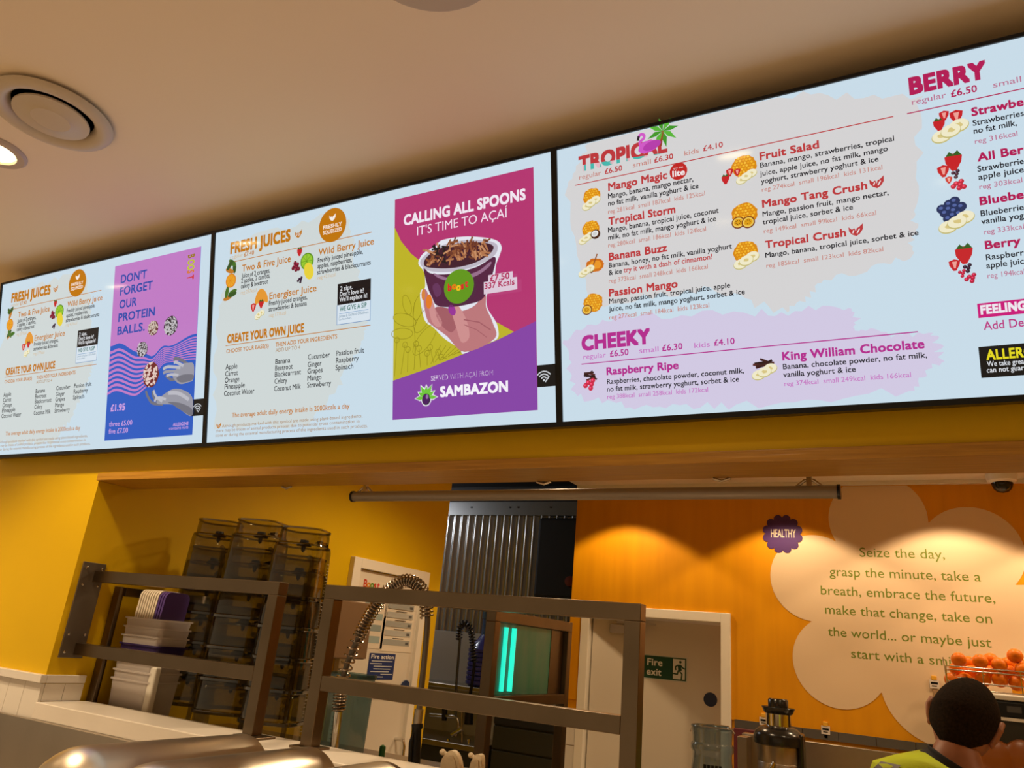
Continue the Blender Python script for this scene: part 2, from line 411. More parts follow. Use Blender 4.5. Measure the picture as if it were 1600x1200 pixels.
# door in the left wall with notices
Y0_, Y1_ = 3.01, 3.69
t = MB(); z2 = 1.995
t.box((X0, Y0_, 0), (X0+.03, Y0_+.06, z2), 0, .003); t.box((X0, Y1_-.05, 0), (X0+.03, Y1_, z2), 0, .003); t.box((X0, Y0_+.06, z2-.05), (X0+.03, Y1_-.05, z2), 0, .003)
fr2 = struct(t.build('door_2', CREAM))
MB().box((X0, Y0_+.06, .01), (X0+.010, Y1_-.05, z2-.055)).build('leaf_panel', mat('white_door', (.76, .70, .60), .4), fr2)
hd = at_x(620, 1170, X0)
t = MB(); y_ = 3.58; t.tube([(X0+.01, y_, 1.13), (X0+.06, y_, 1.13), (X0+.07, y_, 1.10), (X0+.07, y_, .92), (X0+.06, y_, .88), (X0+.01, y_, .88)], .010, 10)
t.build('door_handle', CHROME, fr2)
def on_left(name, label, cat, px, group=None):
    p = at_x(*px, X0+.0112)
    o = thing(name, label, cat, (X0+.0112, p.y, p.z), (PI/2, 0, PI/2), group); bpy.context.view_layer.update()
    return o, Flat(o, o.matrix_world, ink)
def sheet(f, px4, c): P = [f.uv(*p) for p in px4]; u0, u1 = min(p.x for p in P), max(p.x for p in P); v0, v1 = min(p.y for p in P), max(p.y for p in P); f.poly([(u0, v0), (u1, v0), (u1, v1), (u0, v1)], c); f.up(); return u0, v0, u1, v1
o, f = on_left('paper_notice', 'cream paper notice with red and green heading on the left door', 'notice', (557, 1012))
u0, v0, u1, v1 = sheet(f, [(556, 902), (596, 1014)], (232, 222, 205)); f.done('paper'); f.lay = 2
w_, h_ = u1-u0, v1-v0
for k, ch in enumerate('Boost'): f.raw(ch, u0+w_*(.22+.10*k), v1-.12*h_, .055, .055, [(200, 60, 30), (220, 140, 20), (90, 150, 40), (200, 60, 30), (220, 60, 60)][k], .03)
f.done('heading_lettering'); f.lay = 2
for k in range(4):
    y_ = v0+h_*(.08+.17*k); f.poly([(u0+w_*.35, y_), (u1-.03, y_), (u1-.03, y_+.10*h_), (u0+w_*.35, y_+.10*h_)], [(160, 180, 180), (150, 165, 165)][k % 2])
f.done('printed_rows')
o, f = on_left('paper_notice', 'cream paper notice with rows of grey printed boxes on the left door', 'notice', (618, 1022))
u0, v0, u1, v1 = sheet(f, [(606, 918), (641, 1020)], (232, 222, 205)); f.done('paper'); f.lay = 2
w_, h_ = u1-u0, v1-v0
for k in range(6):
    y_ = v0+h_*(.10+.145*k); f.poly([(u0+w_*.08, y_), (u1-w_*.08, y_), (u1-w_*.08, y_+.09*h_), (u0+w_*.08, y_+.09*h_)], [(165, 168, 165), (185, 186, 182)][k % 2])
    f.up(); f.poly([(u0+w_*.35, y_+.105*h_), (u0+w_*.70, y_+.105*h_), (u0+w_*.70, y_+.115*h_), (u0+w_*.35, y_+.115*h_)], (60, 60, 60))
    f.poly([(u1-w_*.22, y_+.02*h_), (u1-w_*.12, y_+.02*h_), (u1-w_*.12, y_+.06*h_), (u1-w_*.22, y_+.06*h_)], (90, 90, 90))
f.done('printed_rows')
o, f = on_left('fire_action_notice', 'blue Fire action notice with red strips below on the left door', 'notice', (590, 1091))
u0, v0, u1, v1 = sheet(f, [(578, 1020), (613, 1062)], (10, 42, 110)); f.done('blue_panel'); f.lay = 2
w_, h_ = u1-u0, v1-v0
f.raw('Fire action', u0+.05*w_, v1-.20*h_, .88*w_/span('Fire action', .02)[1], .15*h_/CAP, (235, 235, 235), .02)
for k, (a_, b_) in enumerate([(.1, .9), (.05, .5), (.2, .9), (.2, .85), (.1, .8), (.5, .95), (.2, .6)]):
    y_ = v1-h_*(.28+.10*k); f.poly([(u0+a_*w_, y_), (u0+b_*w_, y_), (u0+b_*w_, y_-.035*h_), (u0+a_*w_, y_-.035*h_)], (200, 205, 215))
f.done('notice_lettering')
f.lay = 1; R_ = sheet(f, [(572, 1066), (606, 1092)], (225, 215, 205)); u0, v0, u1, v1 = R_
for k in range(2): f.poly([(u0+.01, v0+(v1-v0)*(.10+.42*k)), (u1-.01, v0+(v1-v0)*(.10+.42*k)), (u1-.01, v0+(v1-v0)*(.42+.42*k)), (u0+.01, v0+(v1-v0)*(.42+.42*k))], (165, 20, 25))
f.done('red_strips')
o, f = on_left('round_door_sticker', 'round blue mandatory sticker near edge of the left door', 'sticker', (632, 1080))
f.ell((0, 0), .06, .06, (200, 200, 200)); f.up(); f.ell((0, 0), .055, .055, (20, 45, 95)); f.done('sticker_face')
# brown cupboard beside that door
a = at_x(514, 934, -2.40); b = at_x(570, 1031, -2.40)
wc = thing('wall_cupboard', 'brown box cupboard on yellow wall left of the door notices', 'cupboard', (-2.46, (a.y+b.y)/2, b.z))
t = MB().box((X0, a.y, b.z), (-2.405, b.y, a.z), 0, .004); t.build('cupboard_body', mat('brown_laminate', (.20, .12, .065), .45), wc)
MB().box((-2.404, a.y+.004, b.z+.004), (-2.39, b.y-.004, a.z-.004), 0, .003).build('cupboard_door', mat('brown_laminate', (.2, .12, .065)), wc)

# ------------------------------------------------------------------ menu screens
T = math.radians(12.5); KPL = 2*1.21/1.483
def scr_pt(x, y):
    nn = Vector((0, math.cos(T), math.sin(T))); d = ray(x, y); return CAM + d*(KPL/d.dot(nn))
SW, SH = 1.207, .684
base = scr_pt(323, 692)
def screen(x, label):
    root = thing('menu_screen', label, 'screen', (x, base.y, base.z), (PI/2+T, 0, 0), 'menu screens over the pass')
    bz = .008
    b = MB()
    for a_, c_ in (((-bz, -bz-.004), (SW+bz, 0)), ((-bz, SH), (SW+bz, SH+bz)), ((-bz, 0), (0, SH)), ((SW, 0), (SW+bz, SH))):
        b.box((a_[0], a_[1], -.05), (c_[0], c_[1], .005))
    b.box((0, 0, -.05), (SW, SH, -.012))
    b.build('bezel', BLACK, root, local=True)
    MB().box((.25, .12, -.10), (SW-.25, SH-.2, -.05)).build('wall_bracket', DARKMETAL, root, local=True)
    bpy.context.view_layer.update()
    f = Flat(root, root.matrix_world.copy(), lit)
    f.m.box((0, 0, -.012), (SW, SH, 0), f.ci((199, 219, 232))); f.done('display_panel')
    return root, f
S1, F1 = screen(base.x-1.223, 'left menu screen with the blue and pink protein balls poster')
S2, F2 = screen(base.x, 'middle menu screen with the pink acai bowl poster')
S3, F3 = screen(base.x+1.223, 'right menu screen listing TROPICAL, CHEEKY and BERRY smoothies')

def brush(f, pts, c, jag=.012, sub=14):
    P = []
    for a, b in zip(pts, pts[1:]+pts[:1]):
        a, b = Vector(a), Vector(b); d = b-a; nrm = Vector((-d.y, d.x)).normalized()
        for k in range(sub): q_ = a+d*(k/sub)+nrm*random.uniform(-jag, jag); P.append(Vector((min(max(q_.x, .002), SW-.002), min(max(q_.y, .002), SH-.002))))
    f.poly(P, c)
def heart_leaf(f, c, r, col):
    x, y = c
    f.poly([(x-r, y+.75*r), (x-.55*r, y+.25*r), (x-.2*r, y+.45*r), (x, y-.1*r), (x+.1*r, y+.35*r), (x+.5*r, y+.55*r), (x+1.0*r, y+r), (x+.95*r, y+.1*r), (x+.5*r, y-.55*r), (x, y-.85*r), (x-.6*r, y-.5*r), (x-.95*r, y)], col)
    f.up(); f.line([(x-.45*r, y-.3*r), (x-.3*r, y+.1*r)], .16*r, (235, 235, 235)); f.line([(x+.15*r, y-.4*r), (x+.5*r, y+.2*r)], .16*r, (235, 235, 235)); f.lay -= 1
# ---- fruit pictures (flat images on the display)
def banana(f, c, r):
    r *= FS
    for dx, dy in ((-.55, -.25), (.5, .25), (0, -.05)):
        p = (c[0]+dx*r, c[1]+dy*r); f.ell(p, .62*r, .46*r, (196, 186, 120), a0=.2); f.up(); f.ell((p[0], p[1]+.05*r), .58*r, .42*r, (238, 232, 200), a0=.2); f.up(); f.ell((p[0], p[1]+.05*r), .22*r, .15*r, (214, 196, 130), n=10, wob=.3); f.up()
def mango(f, c, r):
    r *= FS
    f.ell(c, r, .9*r, (214, 136, 20), wob=.07); f.up()
    for i in range(-3, 4):
        for j in range(-3, 4):
            x, y = i*.26*r+(j % 2)*.13*r, j*.24*r
            if x*x+y*y < .72*r*r:
                s_ = .12*r; f.poly([(c[0]+x-s_, c[1]+y), (c[0]+x, c[1]+y-s_), (c[0]+x+s_, c[1]+y), (c[0]+x, c[1]+y+s_)], [(240, 178, 40), (246, 192, 60), (232, 160, 28)][(i+j) % 3])
    f.up()
def passion(f, c, r):
    r *= FS
    f.ell(c, r, .95*r, (120, 62, 30)); f.up(); f.ell(c, .82*r, .76*r, (236, 200, 90)); f.up(); f.ell(c, .62*r, .56*r, (222, 158, 24), wob=.1); f.up()
    for k in range(7):
        a = k*.9; f.ell((c[0]+.33*r*math.cos(a), c[1]+.3*r*math.sin(a)), .08*r, .08*r, (90, 60, 14), n=6)
    f.up()
def coconut(f, c, r):
    r *= FS
    f.ell(c, r, .95*r, (72, 40, 24)); f.up(); f.ell((c[0]-.1*r, c[1]+.12*r), .72*r, .62*r, (238, 238, 236), a0=.4); f.up(); f.ell((c[0]-.1*r, c[1]+.08*r), .5*r, .4*r, (205, 208, 208), a0=.4); f.up()
def honey(f, c, r):
    r *= FS
    f.ell(c, r, .75*r, (206, 110, 24), wob=.1); f.up(); f.ell((c[0]+.1*r, c[1]), .7*r, .45*r, (232, 150, 40), wob=.1); f.up(); f.line([(c[0]-.3*r, c[1]-.5*r), (c[0]+.35*r, c[1]+1.1*r)], .14*r, (150, 84, 40)); f.ell((c[0]-.32*r, c[1]-.5*r), .22*r, .32*r, (120, 60, 24)); f.up()
def strawb(f, c, r, cut=False):
    r *= FS*.92
    x, y = c
    f.poly([(x-.7*r, y+.5*r), (x, y+.75*r), (x+.7*r, y+.5*r), (x+.6*r, y-.1*r), (x+.15*r, y-.9*r), (x-.2*r, y-.9*r), (x-.65*r, y-.1*r)], (196, 32, 40)); f.up()
    if cut: f.poly([(x-.3*r, y+.4*r), (x+.3*r, y+.4*r), (x+.1*r, y-.55*r), (x-.1*r, y-.55*r)], (236, 160, 150))
    else: f.poly([(x-.6*r, y+.55*r), (x-.3*r, y+.95*r), (x, y+.65*r), (x+.35*r, y+1.0*r), (x+.65*r, y+.5*r), (x, y+.5*r)], (50, 92, 34))
    f.up()
def berries(f, c, r, col, n=6):
    r *= FS
    for k in range(n):
        a = k*2.4; q = .65*r*math.sqrt((k+.3)/n); p = (c[0]+q*math.cos(a), c[1]+q*math.sin(a)); f.ell(p, .3*r, .3*r, col, n=12); f.up(); f.ell((p[0]-.05*r, p[1]+.06*r), .12*r, .1*r, tuple(min(255, int(v*1.5+22)) for v in col), n=8); f.lay -= 1
    f.up().up()
def choc(f, c, r):
    r *= FS
    for k in range(7):
        a = random.uniform(-.5, .5); x, y = c[0]+random.uniform(-.5, .5)*r, c[1]+random.uniform(-.3, .4)*r
        f.line([(x-.6*r*math.cos(a), y-.6*r*math.sin(a)), (x+.5*r*math.cos(a), y+.5*r*math.sin(a))], .22*r, [(60, 26, 26), (86, 36, 34), (40, 18, 20)][k % 3]); f.up()
def citrus(f, c, r, col, rind):
    f.ell(c, r, r, rind); f.up(); f.ell(c, .85*r, .85*r, col); f.up()
    for k in range(8):
        a = k*PI/4; f.line([c, (c[0]+.8*r*math.cos(a), c[1]+.8*r*math.sin(a))], .05*r, rind)
    f.up()
def leaf(f, c, r, a, col):
    f.ell(c, r, .4*r, col, n=12, a0=a); f.up()

FS = .74
class Shift:                       # crop coordinates -> picture pixels
    def __init__(s, ox, oy, k): s.o = (ox, oy, k)
    def __call__(s, x, y): return (s.o[0]+x/s.o[2], s.o[1]+y/s.o[2])
# ---- the fresh juice page, laid out once in the middle screen's own plane and shown on two screens
OC = (190, 116, 8); PALE = (206, 178, 140); DK = (20, 24, 34); MID = (168, 128, 84)
def juice_page(f, g):
    # f: screen drawn on, g: screen the measurements were taken on
    c3 = Shift(320, 230, 766/300)
    class Tx:                      # measured on g, drawn on f
        def text(s, body, L, R, cap, c, bold=0):
            a, b = g.uv(*c3(*L)), g.uv(*c3(*R)); x0, x1 = span(body, bold); sx = (b.x-a.x)/(x1-x0)
            mid = c3((L[0]+R[0])/2, (L[1]+R[1])/2); sy = (g.uv(mid[0], mid[1]-cap)-g.uv(*mid)).y/CAP
            f.raw(body, a.x-x0*sx, (a.y+b.y)/2, sx, sy, c, bold)
    X = Tx(); U = lambda x, y: g.uv(*c3(x, y))
    f.lay = 1; brush(f, [(.03, .05), (.40, .03), (.52, .12), (.60, .25), (.63, .33), (.60, .42), (.56, .62), (.45, .66), (.1, .64), (.02, .4)], (205, 214, 214), .012); f.done('brush_stroke')
    f.lay = 2
    def rule(L, R, c=OC): a, b = U(*L), U(*R); y = (a.y+b.y)/2; f.line([(a.x, y), (b.x, y)], .0022, c)
    X.text('FRESH JUICES', (103, 424), (343, 374), 16.5, OC, .045); heart_leaf(f, U(375, 348), .014, OC)
    f.up(); f.lay = 2; h = f.done('page_heading')
    f.lay = 2; X.text('regular', (102, 446), (152, 437), 5.5, PALE); X.text('£7.40', (158, 437), (198, 428), 6.5, OC, .01); rule((97, 463), (667, 338)); f.done('price_line')
    f.lay = 2; c = U(511, 311); f.ell(c, .052, .052, OC, n=40); f.up(); heart_leaf(f, (c.x, c.y+.022), .012, (245, 235, 225)); f.lay = 3
    for k, s_ in enumerate(('FRESHLY', 'SQUEEZED')):
        q = span(s_, .02)[1]; f.raw(s_, c.x-.036, c.y-.008-.016*k, .072/q, .011/CAP, (245, 230, 215), .02)
    f.done('round_badge')
    def entry(title, lines, kcal):
        f.lay = 2; X.text(title[0], title[1], title[2], 10.5, OC, .012); t = f.done('menu_item_title')
        f.lay = 2
        for l in lines: X.text(l[0], l[1], l[2], 7.2, DK, .012)
        f.done('menu_item_text', t)
        f.lay = 2; X.text(kcal[0], kcal[1], kcal[2], 5.5, PALE, .0); f.done('calorie_text', t)
        return t
    t = entry(('Two & Five Juice', (150, 495), (344, 460)), [('Juice of 2 oranges,', (148, 523), (262, 500)), ('2 apples, 2 carrots,', (147, 543), (262, 521)), ('celery & beetroot', (146, 566), (253, 543))], ('reg 237kcal', (145, 590), (207, 575)))
    f.lay = 2; c = U(112, 535)
    for a in range(8): leaf(f, (c.x+random.uniform(-.02, .02), c.y+(.045 if a % 2 else -.045)+random.uniform(-.015, .015)), .02, random.uniform(0, 3), [(70, 110, 40), (50, 84, 36), (190, 120, 40)][a % 3])
    citrus(f, (c.x, c.y), .023, (232, 160, 40), (214, 126, 20)); f.done('fruit_picture', t)
    t = entry(('Wild Berry Juice', (455, 432), (676, 389)), [('Freshly juiced pineapple,', (452, 461), (632, 425)), ('apples, raspberries,', (451, 483), (588, 459)), ('strawberries & blackcurrants', (450, 509), (663, 468))], ('reg 421kcal', (452, 529), (522, 515)))
    f.lay = 2; c = U(400, 472)
    berries(f, (c.x-.035, c.y), .03, (110, 20, 44), 7); strawb(f, (c.x-.02, c.y+.045), .022); citrus(f, (c.x+.012, c.y+.01), .026, (150, 200, 50), (86, 140, 30)); f.ell((c.x+.022, c.y-.022), .018, .027, (230, 208, 60), a0=.3); f.up(); berries(f, (c.x-.01, c.y-.045), .02, (40, 14, 40), 5); f.done('fruit_picture', t)
    t = entry(('Energiser Juice', (259, 608), (447, 574)), [('Freshly juiced oranges,', (257, 634), (410, 605)), ('strawberries & banana', (256, 658), (408, 630))], ('reg 177kcal', (258, 679), (325, 667)))
    f.lay = 2; c = U(222, 635)
    for k in range(4): leaf(f, (c.x+.01*k-.01, c.y+.03), .026, 1.2+.3*k, (226, 150, 50))
    strawb(f, (c.x-.025, c.y), .024, True); strawb(f, (c.x+.01, c.y+.005), .022); banana(f, (c.x+.008, c.y-.03), .026); f.done('fruit_picture', t)
    # guarantee box
    f.lay = 2; a, b = U(532, 547), U(663, 610); f.poly([(a.x, b.y), (b.x, b.y), (b.x, a.y), (a.x, a.y)], (18, 18, 24)); c = U(663, 690)
    f.poly([(a.x, c.y), (b.x, c.y), (b.x, b.y), (a.x, b.y)], (214, 226, 236)); f.up(); f.line([(a.x, b.y), (a.x, c.y), (b.x, c.y), (b.x, b.y)], .002, (120, 150, 190)); g_ = f.done('guarantee_box')
    f.lay = 4; X.text('2 sips.', (543, 575), (592, 566), 7, (230, 232, 235), .01); X.text("Don't love it?", (542, 596), (637, 581), 7, (230, 232, 235), .01); X.text("We'll replace it!", (540, 617), (650, 601), 7, (230, 232, 235), .01)
    X.text('WE GIVE A SIP', (541, 655), (648, 640), 7.5, (40, 110, 100), .012); X.text("James & Richard O'Sullivan", (538, 680), (655, 664), 4, (110, 140, 160), 0); X.text('co-founders', (538, 692), (588, 685), 3, (110, 140, 160), 0)
    d = U(540, 664), U(655, 650); f.line([(d[0].x, (d[0].y+d[1].y)/2), (d[1].x, (d[0].y+d[1].y)/2)], .0015, (110, 150, 190)); f.done('guarantee_text', g_)
    f.lay = 2; X.text('CREATE YOUR OWN JUICE', (90, 780), (397, 738), 12.5, OC, .045); rule((85, 793), (662, 710)); f.done('section_heading')
    f.lay = 2; X.text('CHOOSE YOUR BASE(S)', (87, 823), (256, 799), 6, OC, .015); f.done('section_caption'); f.lay = 2; X.text('THEN ADD YOUR INGREDIENTS', (284, 795), (529, 765), 6.5, OC, .015); X.text('ADD UP TO 4', (284, 818), (382, 806), 6, MID, 0); f.done('section_caption')
    cols = [[('Apple', (84, 888), (131, 882)), ('Carrot', (83, 915), (133, 909)), ('Orange', (81, 941), (139, 934)), ('Pineapple', (80, 967), (161, 957)), ('Coconut Water', (78, 994), (199, 981))],
            [('Banana', (283, 866), (342, 859)), ('Beetroot', (282, 892), (352, 884)), ('Blackcurrant', (281, 918), (385, 905)), ('Celery', (280, 946), (330, 938)), ('Coconut Milk', (278, 974), (384, 964))],
            [('Cucumber', (413, 848), (500, 837)), ('Ginger', (412, 878), (467, 871)), ('Grapes', (411, 906), (471, 896)), ('Mango', (411, 932), (467, 926)), ('Strawberry', (410, 961), (505, 949))],
            [('Passion fruit', (526, 833), (637, 819)), ('Raspberry', (525, 862), (615, 850)), ('Spinach', (523, 891), (594, 882))]]
    for cl in cols:
        f.lay = 2
        for b, L, R in cl: X.text(b, L, R, 8, DK, .008)
        f.done('ingredient_list')
    f.lay = 2; X.text('The average adult daily energy intake is 2000kcals a day', (109, 1079), (579, 1041), 7.6, OC, .008); f.done('energy_text')
    f.lay = 2; heart_leaf(f, U(57, 1112), .010, OC); f.lay = 2
    X.text('Although products marked with this symbol are made using plant-based ingredients,', (70, 1118), (630, 1078), 5, MID); X.text('there may be traces of animal products present due to potential cross contamination in', (45, 1138), (618, 1098), 5, MID); X.text('store or during the external manufacturing process of the ingredients used in such products.', (44, 1158), (651, 1115), 5, MID); f.done('small_print')
juice_page(F2, F2); juice_page(F1, F2)
def wifi(f):
    f.lay = 2; x0, x1, y0, y1 = SW-.062, SW-.001, .088, .142
    f.poly([(x0, y0), (x1, y0), (x1, y1), (x0, y1)], (12, 12, 14)); f.up(); c = ((x0+x1)/2, y0+.016)
    for r in (.008, .015, .022): f.line([(c[0]+r*math.sin(a*.3-.9), c[1]+r*math.cos(a*.3-.9)) for a in range(7)], .003, (200, 205, 210))
    f.ell(c, .003, .003, (200, 205, 210)); f.line([(c[0]+.004, c[1]-.004), (c[0]+.014, c[1]+.008)], .003, (200, 205, 210)); f.done('no_signal_icon')
wifi(F1); wifi(F2)

# ---- acai poster
def smooth(pts, k=6, closed=True):
    n = len(pts); out = []
    P = [Vector(p[:2]) if len(p) == 2 else Vector(p) for p in pts]
    for i in range(n if closed else n-1):
        g = lambda j: P[j % n] if closed else P[max(0, min(n-1, j))]
        p0, p1, p2, p3 = g(i-1), g(i), g(i+1), g(i+2)
        for s in range(k):
            t = s/k; out.append(.5*((2*p1)+(p2-p0)*t+(2*p0-5*p1+4*p2-p3)*t*t+(3*p1-p0-3*p2+p3)*t**3))
    if not closed: out.append(P[-1])
    return out
c4 = Shift(590, 230, 766/300); f = F2; f.lay = 2
U4 = lambda x, y: f.uv(*c4(x, y))
tl, tr, br, bl = U4(72, 210), U4(628, 78), U4(635, 1050), U4(61, 1088)
px0, px1, py0, py1 = (tl.x+bl.x)/2, (tr.x+br.x)/2, (bl.y+br.y)/2, (tl.y+tr.y)/2
PW, PH = px1-px0, py1-py0
f.poly([(px0, py0), (px1, py0), (px1, py1), (px0, py1)], (178, 52, 112)); f.up()
cl = lambda v: (min(max(v[0], px0), px1), min(max(v[1], py0), py1))
f.poly([cl(p) for p in [U4(60, 322), U4(95, 375), U4(135, 425), U4(190, 470), U4(260, 520), U4(400, 610), U4(470, 695), U4(550, 740), U4(560, 860), U4(61, 960)]], (188, 178, 40)); f.up()
f.poly([cl(p) for p in [U4(58, 933), U4(200, 885), U4(340, 828), U4(480, 770), U4(640, 694), U4(650, 1080), U4(50, 1100)]], (132, 66, 164))
poster = f.done('poster'); f.lay = 5
ol = (150, 140, 26)
st = smooth([U4(150, 860), U4(152, 760), U4(145, 690), U4(150, 620)], 6, False); f.lay = 4; f.line(st, .0018, ol)
for cx, cy, r, a in [(110, 690, .040, -.35), (100, 745, .036, -.1), (120, 630, .030, 1.9), (165, 640, .036, 1.3), (185, 690, .040, .9), (190, 770, .050, .8)]:
    c = U4(cx, cy); P = [(c.x+r*math.cos(k*PI/9)*math.cos(a)-.42*r*math.sin(k*PI/9)*math.sin(a), c.y+r*math.cos(k*PI/9)*math.sin(a)+.42*r*math.sin(k*PI/9)*math.cos(a)) for k in range(19)]; f.line(P, .0018, ol)
for k in range(9):
    b0 = U4(70+k*26, 915-k*9); t0 = U4(80+k*22+10*(k % 2), 770+k*5+(k % 3)*14); f.line([b0, t0], .0018, ol); 
    cc = [(t0.x+.008*math.cos(j*PI/6), t0.y+.008*math.sin(j*PI/6)) for j in range(13)]; f.line(cc, .0018, ol)
for k in range(7):
    b0 = U4(215+k*17, 865-k*7); t0 = U4(255+k*20, 790+k*3); f.line([b0, t0], .0018, ol)
f.done('leaf_line_drawing', poster)
# white cut-out edge, hand, bowl
f.lay = 4
out = [(165, 465), (185, 425), (235, 395), (260, 372), (345, 358), (430, 362), (480, 375), (497, 400), (490, 430), (475, 470), (468, 520), (440, 585), (440, 640), (470, 690), (482, 720), (480, 765), (420, 790), (345, 825), (330, 805), (270, 765), (225, 720), (190, 690), (172, 600), (178, 570), (192, 560), (188, 500)]
f.poly([cl(p) for p in smooth([U4(*p) for p in out], 5)], (226, 228, 238)); f.up()
f.done('cut_out_edge', poster); f.lay = 5
skin = (186, 118, 122); skin2 = (160, 92, 100); skin3 = (204, 142, 142)
f.poly(smooth([U4(*p) for p in [(186, 575), (198, 572), (212, 610), (222, 640), (300, 660), (380, 640), (432, 590), (436, 640), (462, 700), (470, 765), (350, 818), (280, 755), (225, 715), (202, 690), (190, 640)]], 5), skin); f.up()
f.poly(smooth([U4(*p) for p in [(235, 640), (300, 650), (330, 680), (300, 740), (250, 700)]], 5), skin2)
f.poly(smooth([U4(*p) for p in [(204, 600), (218, 600), (236, 650), (262, 700), (245, 720), (218, 690)]], 5), skin3); f.up()
f.poly(smooth([U4(*p) for p in [(296, 640), (318, 628), (338, 650), (362, 700), (370, 760), (340, 780), (318, 720)]], 5), skin3); f.up()
f.line([U4(350, 690), U4(410, 700), U4(455, 730)], .003, skin2); f.line([U4(350, 710), U4(400, 730), U4(440, 760)], .002, skin2)
f.ell(U4(210, 618), .010, .020, (226, 122, 40)); f.ell(U4(188, 590), .006, .016, (214, 130, 60)); f.ell(U4(302, 652), .010, .016, (150, 50, 150), a0=.5)
f.done('hand_picture', poster)
f.lay = 8
f.poly(smooth([U4(*p) for p in [(188, 480), (215, 505), (290, 508), (400, 480), (472, 440), (466, 500), (430, 600), (370, 628), (290, 640), (240, 632), (222, 600), (205, 560)]], 5), (82, 34, 66)); f.up()
f.poly(smooth([U4(*p) for p in [(230, 505), (300, 525), (400, 500), (455, 460), (450, 480), (390, 520), (300, 535), (250, 525)]], 5), (150, 110, 140)); f.poly(smooth([U4(*p) for p in [(225, 560), (245, 545), (262, 580), (240, 600)]], 5), (100, 52, 92)); f.up()
rim = smooth([U4(*p) for p in [(178, 470), (190, 440), (250, 400), (345, 375), (430, 375), (478, 388), (484, 415), (460, 445), (390, 480), (300, 500), (215, 497)]], 5)
f.poly(rim, (188, 182, 196)); f.up()
f.poly(smooth([U4(*p) for p in [(192, 470), (205, 440), (255, 408), (345, 385), (425, 384), (465, 395), (466, 415), (440, 440), (385, 468), (300, 486), (215, 484)]], 5), (64, 30, 46)); f.up()
for k in range(110):
    a = random.random(); x = 200+a*245; y = 440-.12*(x-200)-random.uniform(-30, 45)
    if 235 < x < 285 and random.random() < .65: colr = (34, 26, 30)
    else: colr = random.choice([(176, 116, 78), (140, 82, 52), (196, 140, 100), (108, 56, 40)])
    c = U4(x, y); an = random.uniform(0, PI); l = random.uniform(.006, .014); f.line([(c.x-l*math.cos(an), c.y-l*math.sin(an)), (c.x+l*math.cos(an), c.y+l*math.sin(an))], .005, colr); 
    if k % 20 == 19: f.up()
f.done('bowl_picture', poster); f.lay = 17
c = U4(335, 560); f.ell(c, .046, .046, (96, 150, 30), n=36); f.up()
for k, ch in enumerate('boost'): f.raw(ch, c.x-.034+.0135*k, c.y-.008+.003*math.sin(k*2), .024, .026, [(210, 40, 40), (230, 120, 20), (238, 190, 30), (210, 40, 40), (215, 50, 50)][k], .05)
f.done('bowl_logo', poster); f.lay = 17
for L_, R_ in (((452, 513), (549, 525)), ((434, 545), (567, 563))):
    a, b = U4(*L_), U4(*R_); hh_ = .032; yy_ = (a.y+b.y)/2
    yy_ = U4(500, 505).y-.002 if L_[0] == 452 else U4(500, 533).y
    f.poly([(a.x, yy_-hh_), (b.x, yy_-hh_), (b.x, yy_), (a.x, yy_)], (220, 200, 216))
f.up()
f.text('£7.50', c4(460, 541), c4(537, 529), 9.5, (176, 40, 90), .02); f.text('337 Kcals', c4(438, 571), c4(557, 553), 9, (176, 40, 90), .02); f.done('price_flash', poster); f.lay = 4
f.text('CALLING ALL SPOONS', c4(107, 312), c4(593, 211), 16, (240, 228, 240), .035); f.text("IT'S TIME TO AÇAÍ", c4(160, 354), c4(520, 279), 14, (240, 220, 236), -.004); f.done('poster_heading', poster); f.lay = 4
f.text('SERVED WITH AÇAÍ FROM', c4(216, 933), c4(463, 910), 8, (236, 226, 242), .0); f.text('SAMBAZON', c4(252, 995), c4(523, 975), 15.5, (244, 240, 248), .04); f.done('poster_footer', poster)
f.lay = 4; c = U4(197, 1000)
for rr, colr in ((1.22, (240, 240, 244)), (1, (110, 196, 60))):
    for k in range(7):
        a = PI*(k+.0)/6; l = .029*(1 if k % 2 else 1.15); d = Vector((math.cos(a), math.sin(a)*1.1)); nn = Vector((-d.y, d.x)); q = Vector(c)
        f.poly([q, q+d*l*.6+nn*(.0052 if rr == 1 else .0085), q+d*l*(1.0 if rr == 1 else 1.14), q+d*l*.6-nn*(.0052 if rr == 1 else .0085)], colr)
    f.ell((c.x, c.y-.004), .0135*rr, .0155*rr, colr if rr > 1 else (24, 40, 20)); f.up()
f.ell((c.x, c.y-.004), .0115, .0135, (70, 20, 90)); f.up(); f.ell((c.x+.004, c.y+.002), .004, .006, (150, 110, 170)); f.done('lotus_logo', poster)

# ---- protein ball poster on the left screen (its own measurements)
c2 = Shift(0, 360, 1133/340); f = F1; U2 = lambda x, y: f.uv(*c2(x, y)); f.lay = 2
tl, tr, br, bl = U2(606, 185), U2(1053, 87), U2(1000, 1065), U2(543, 1095)
qx0, qx1, qy0, qy1 = (tl.x+bl.x)/2, (tr.x+br.x)/2, (bl.y+br.y)/2, (tl.y+tr.y)/2; QW, QH = qx1-qx0, qy1-qy0
BL, PK = (34, 88, 190), (190, 122, 196)
f.poly([(qx0, qy0), (qx1, qy0), (qx1, qy1), (qx0, qy1)], BL); f.up()
def ip(tab, s):
    for (a0, b0_), (a1, b1_) in zip(tab[:-1], tab[1:]):
        if a0 <= s <= a1: t = (s-a0)/(a1-a0); t = t*t*(3-2*t); return b0_+(b1_-b0_)*t
    return tab[-1][1]
def wv(s, k): return 722+ip([(0, 4), (.11, -16), (.32, 20), (.45, 8), (.65, -78), (1, -120)], s)+(k-4.5)*ip([(0, 27), (.32, 24), (.55, 13), (.68, 9), (1, 14)], s)
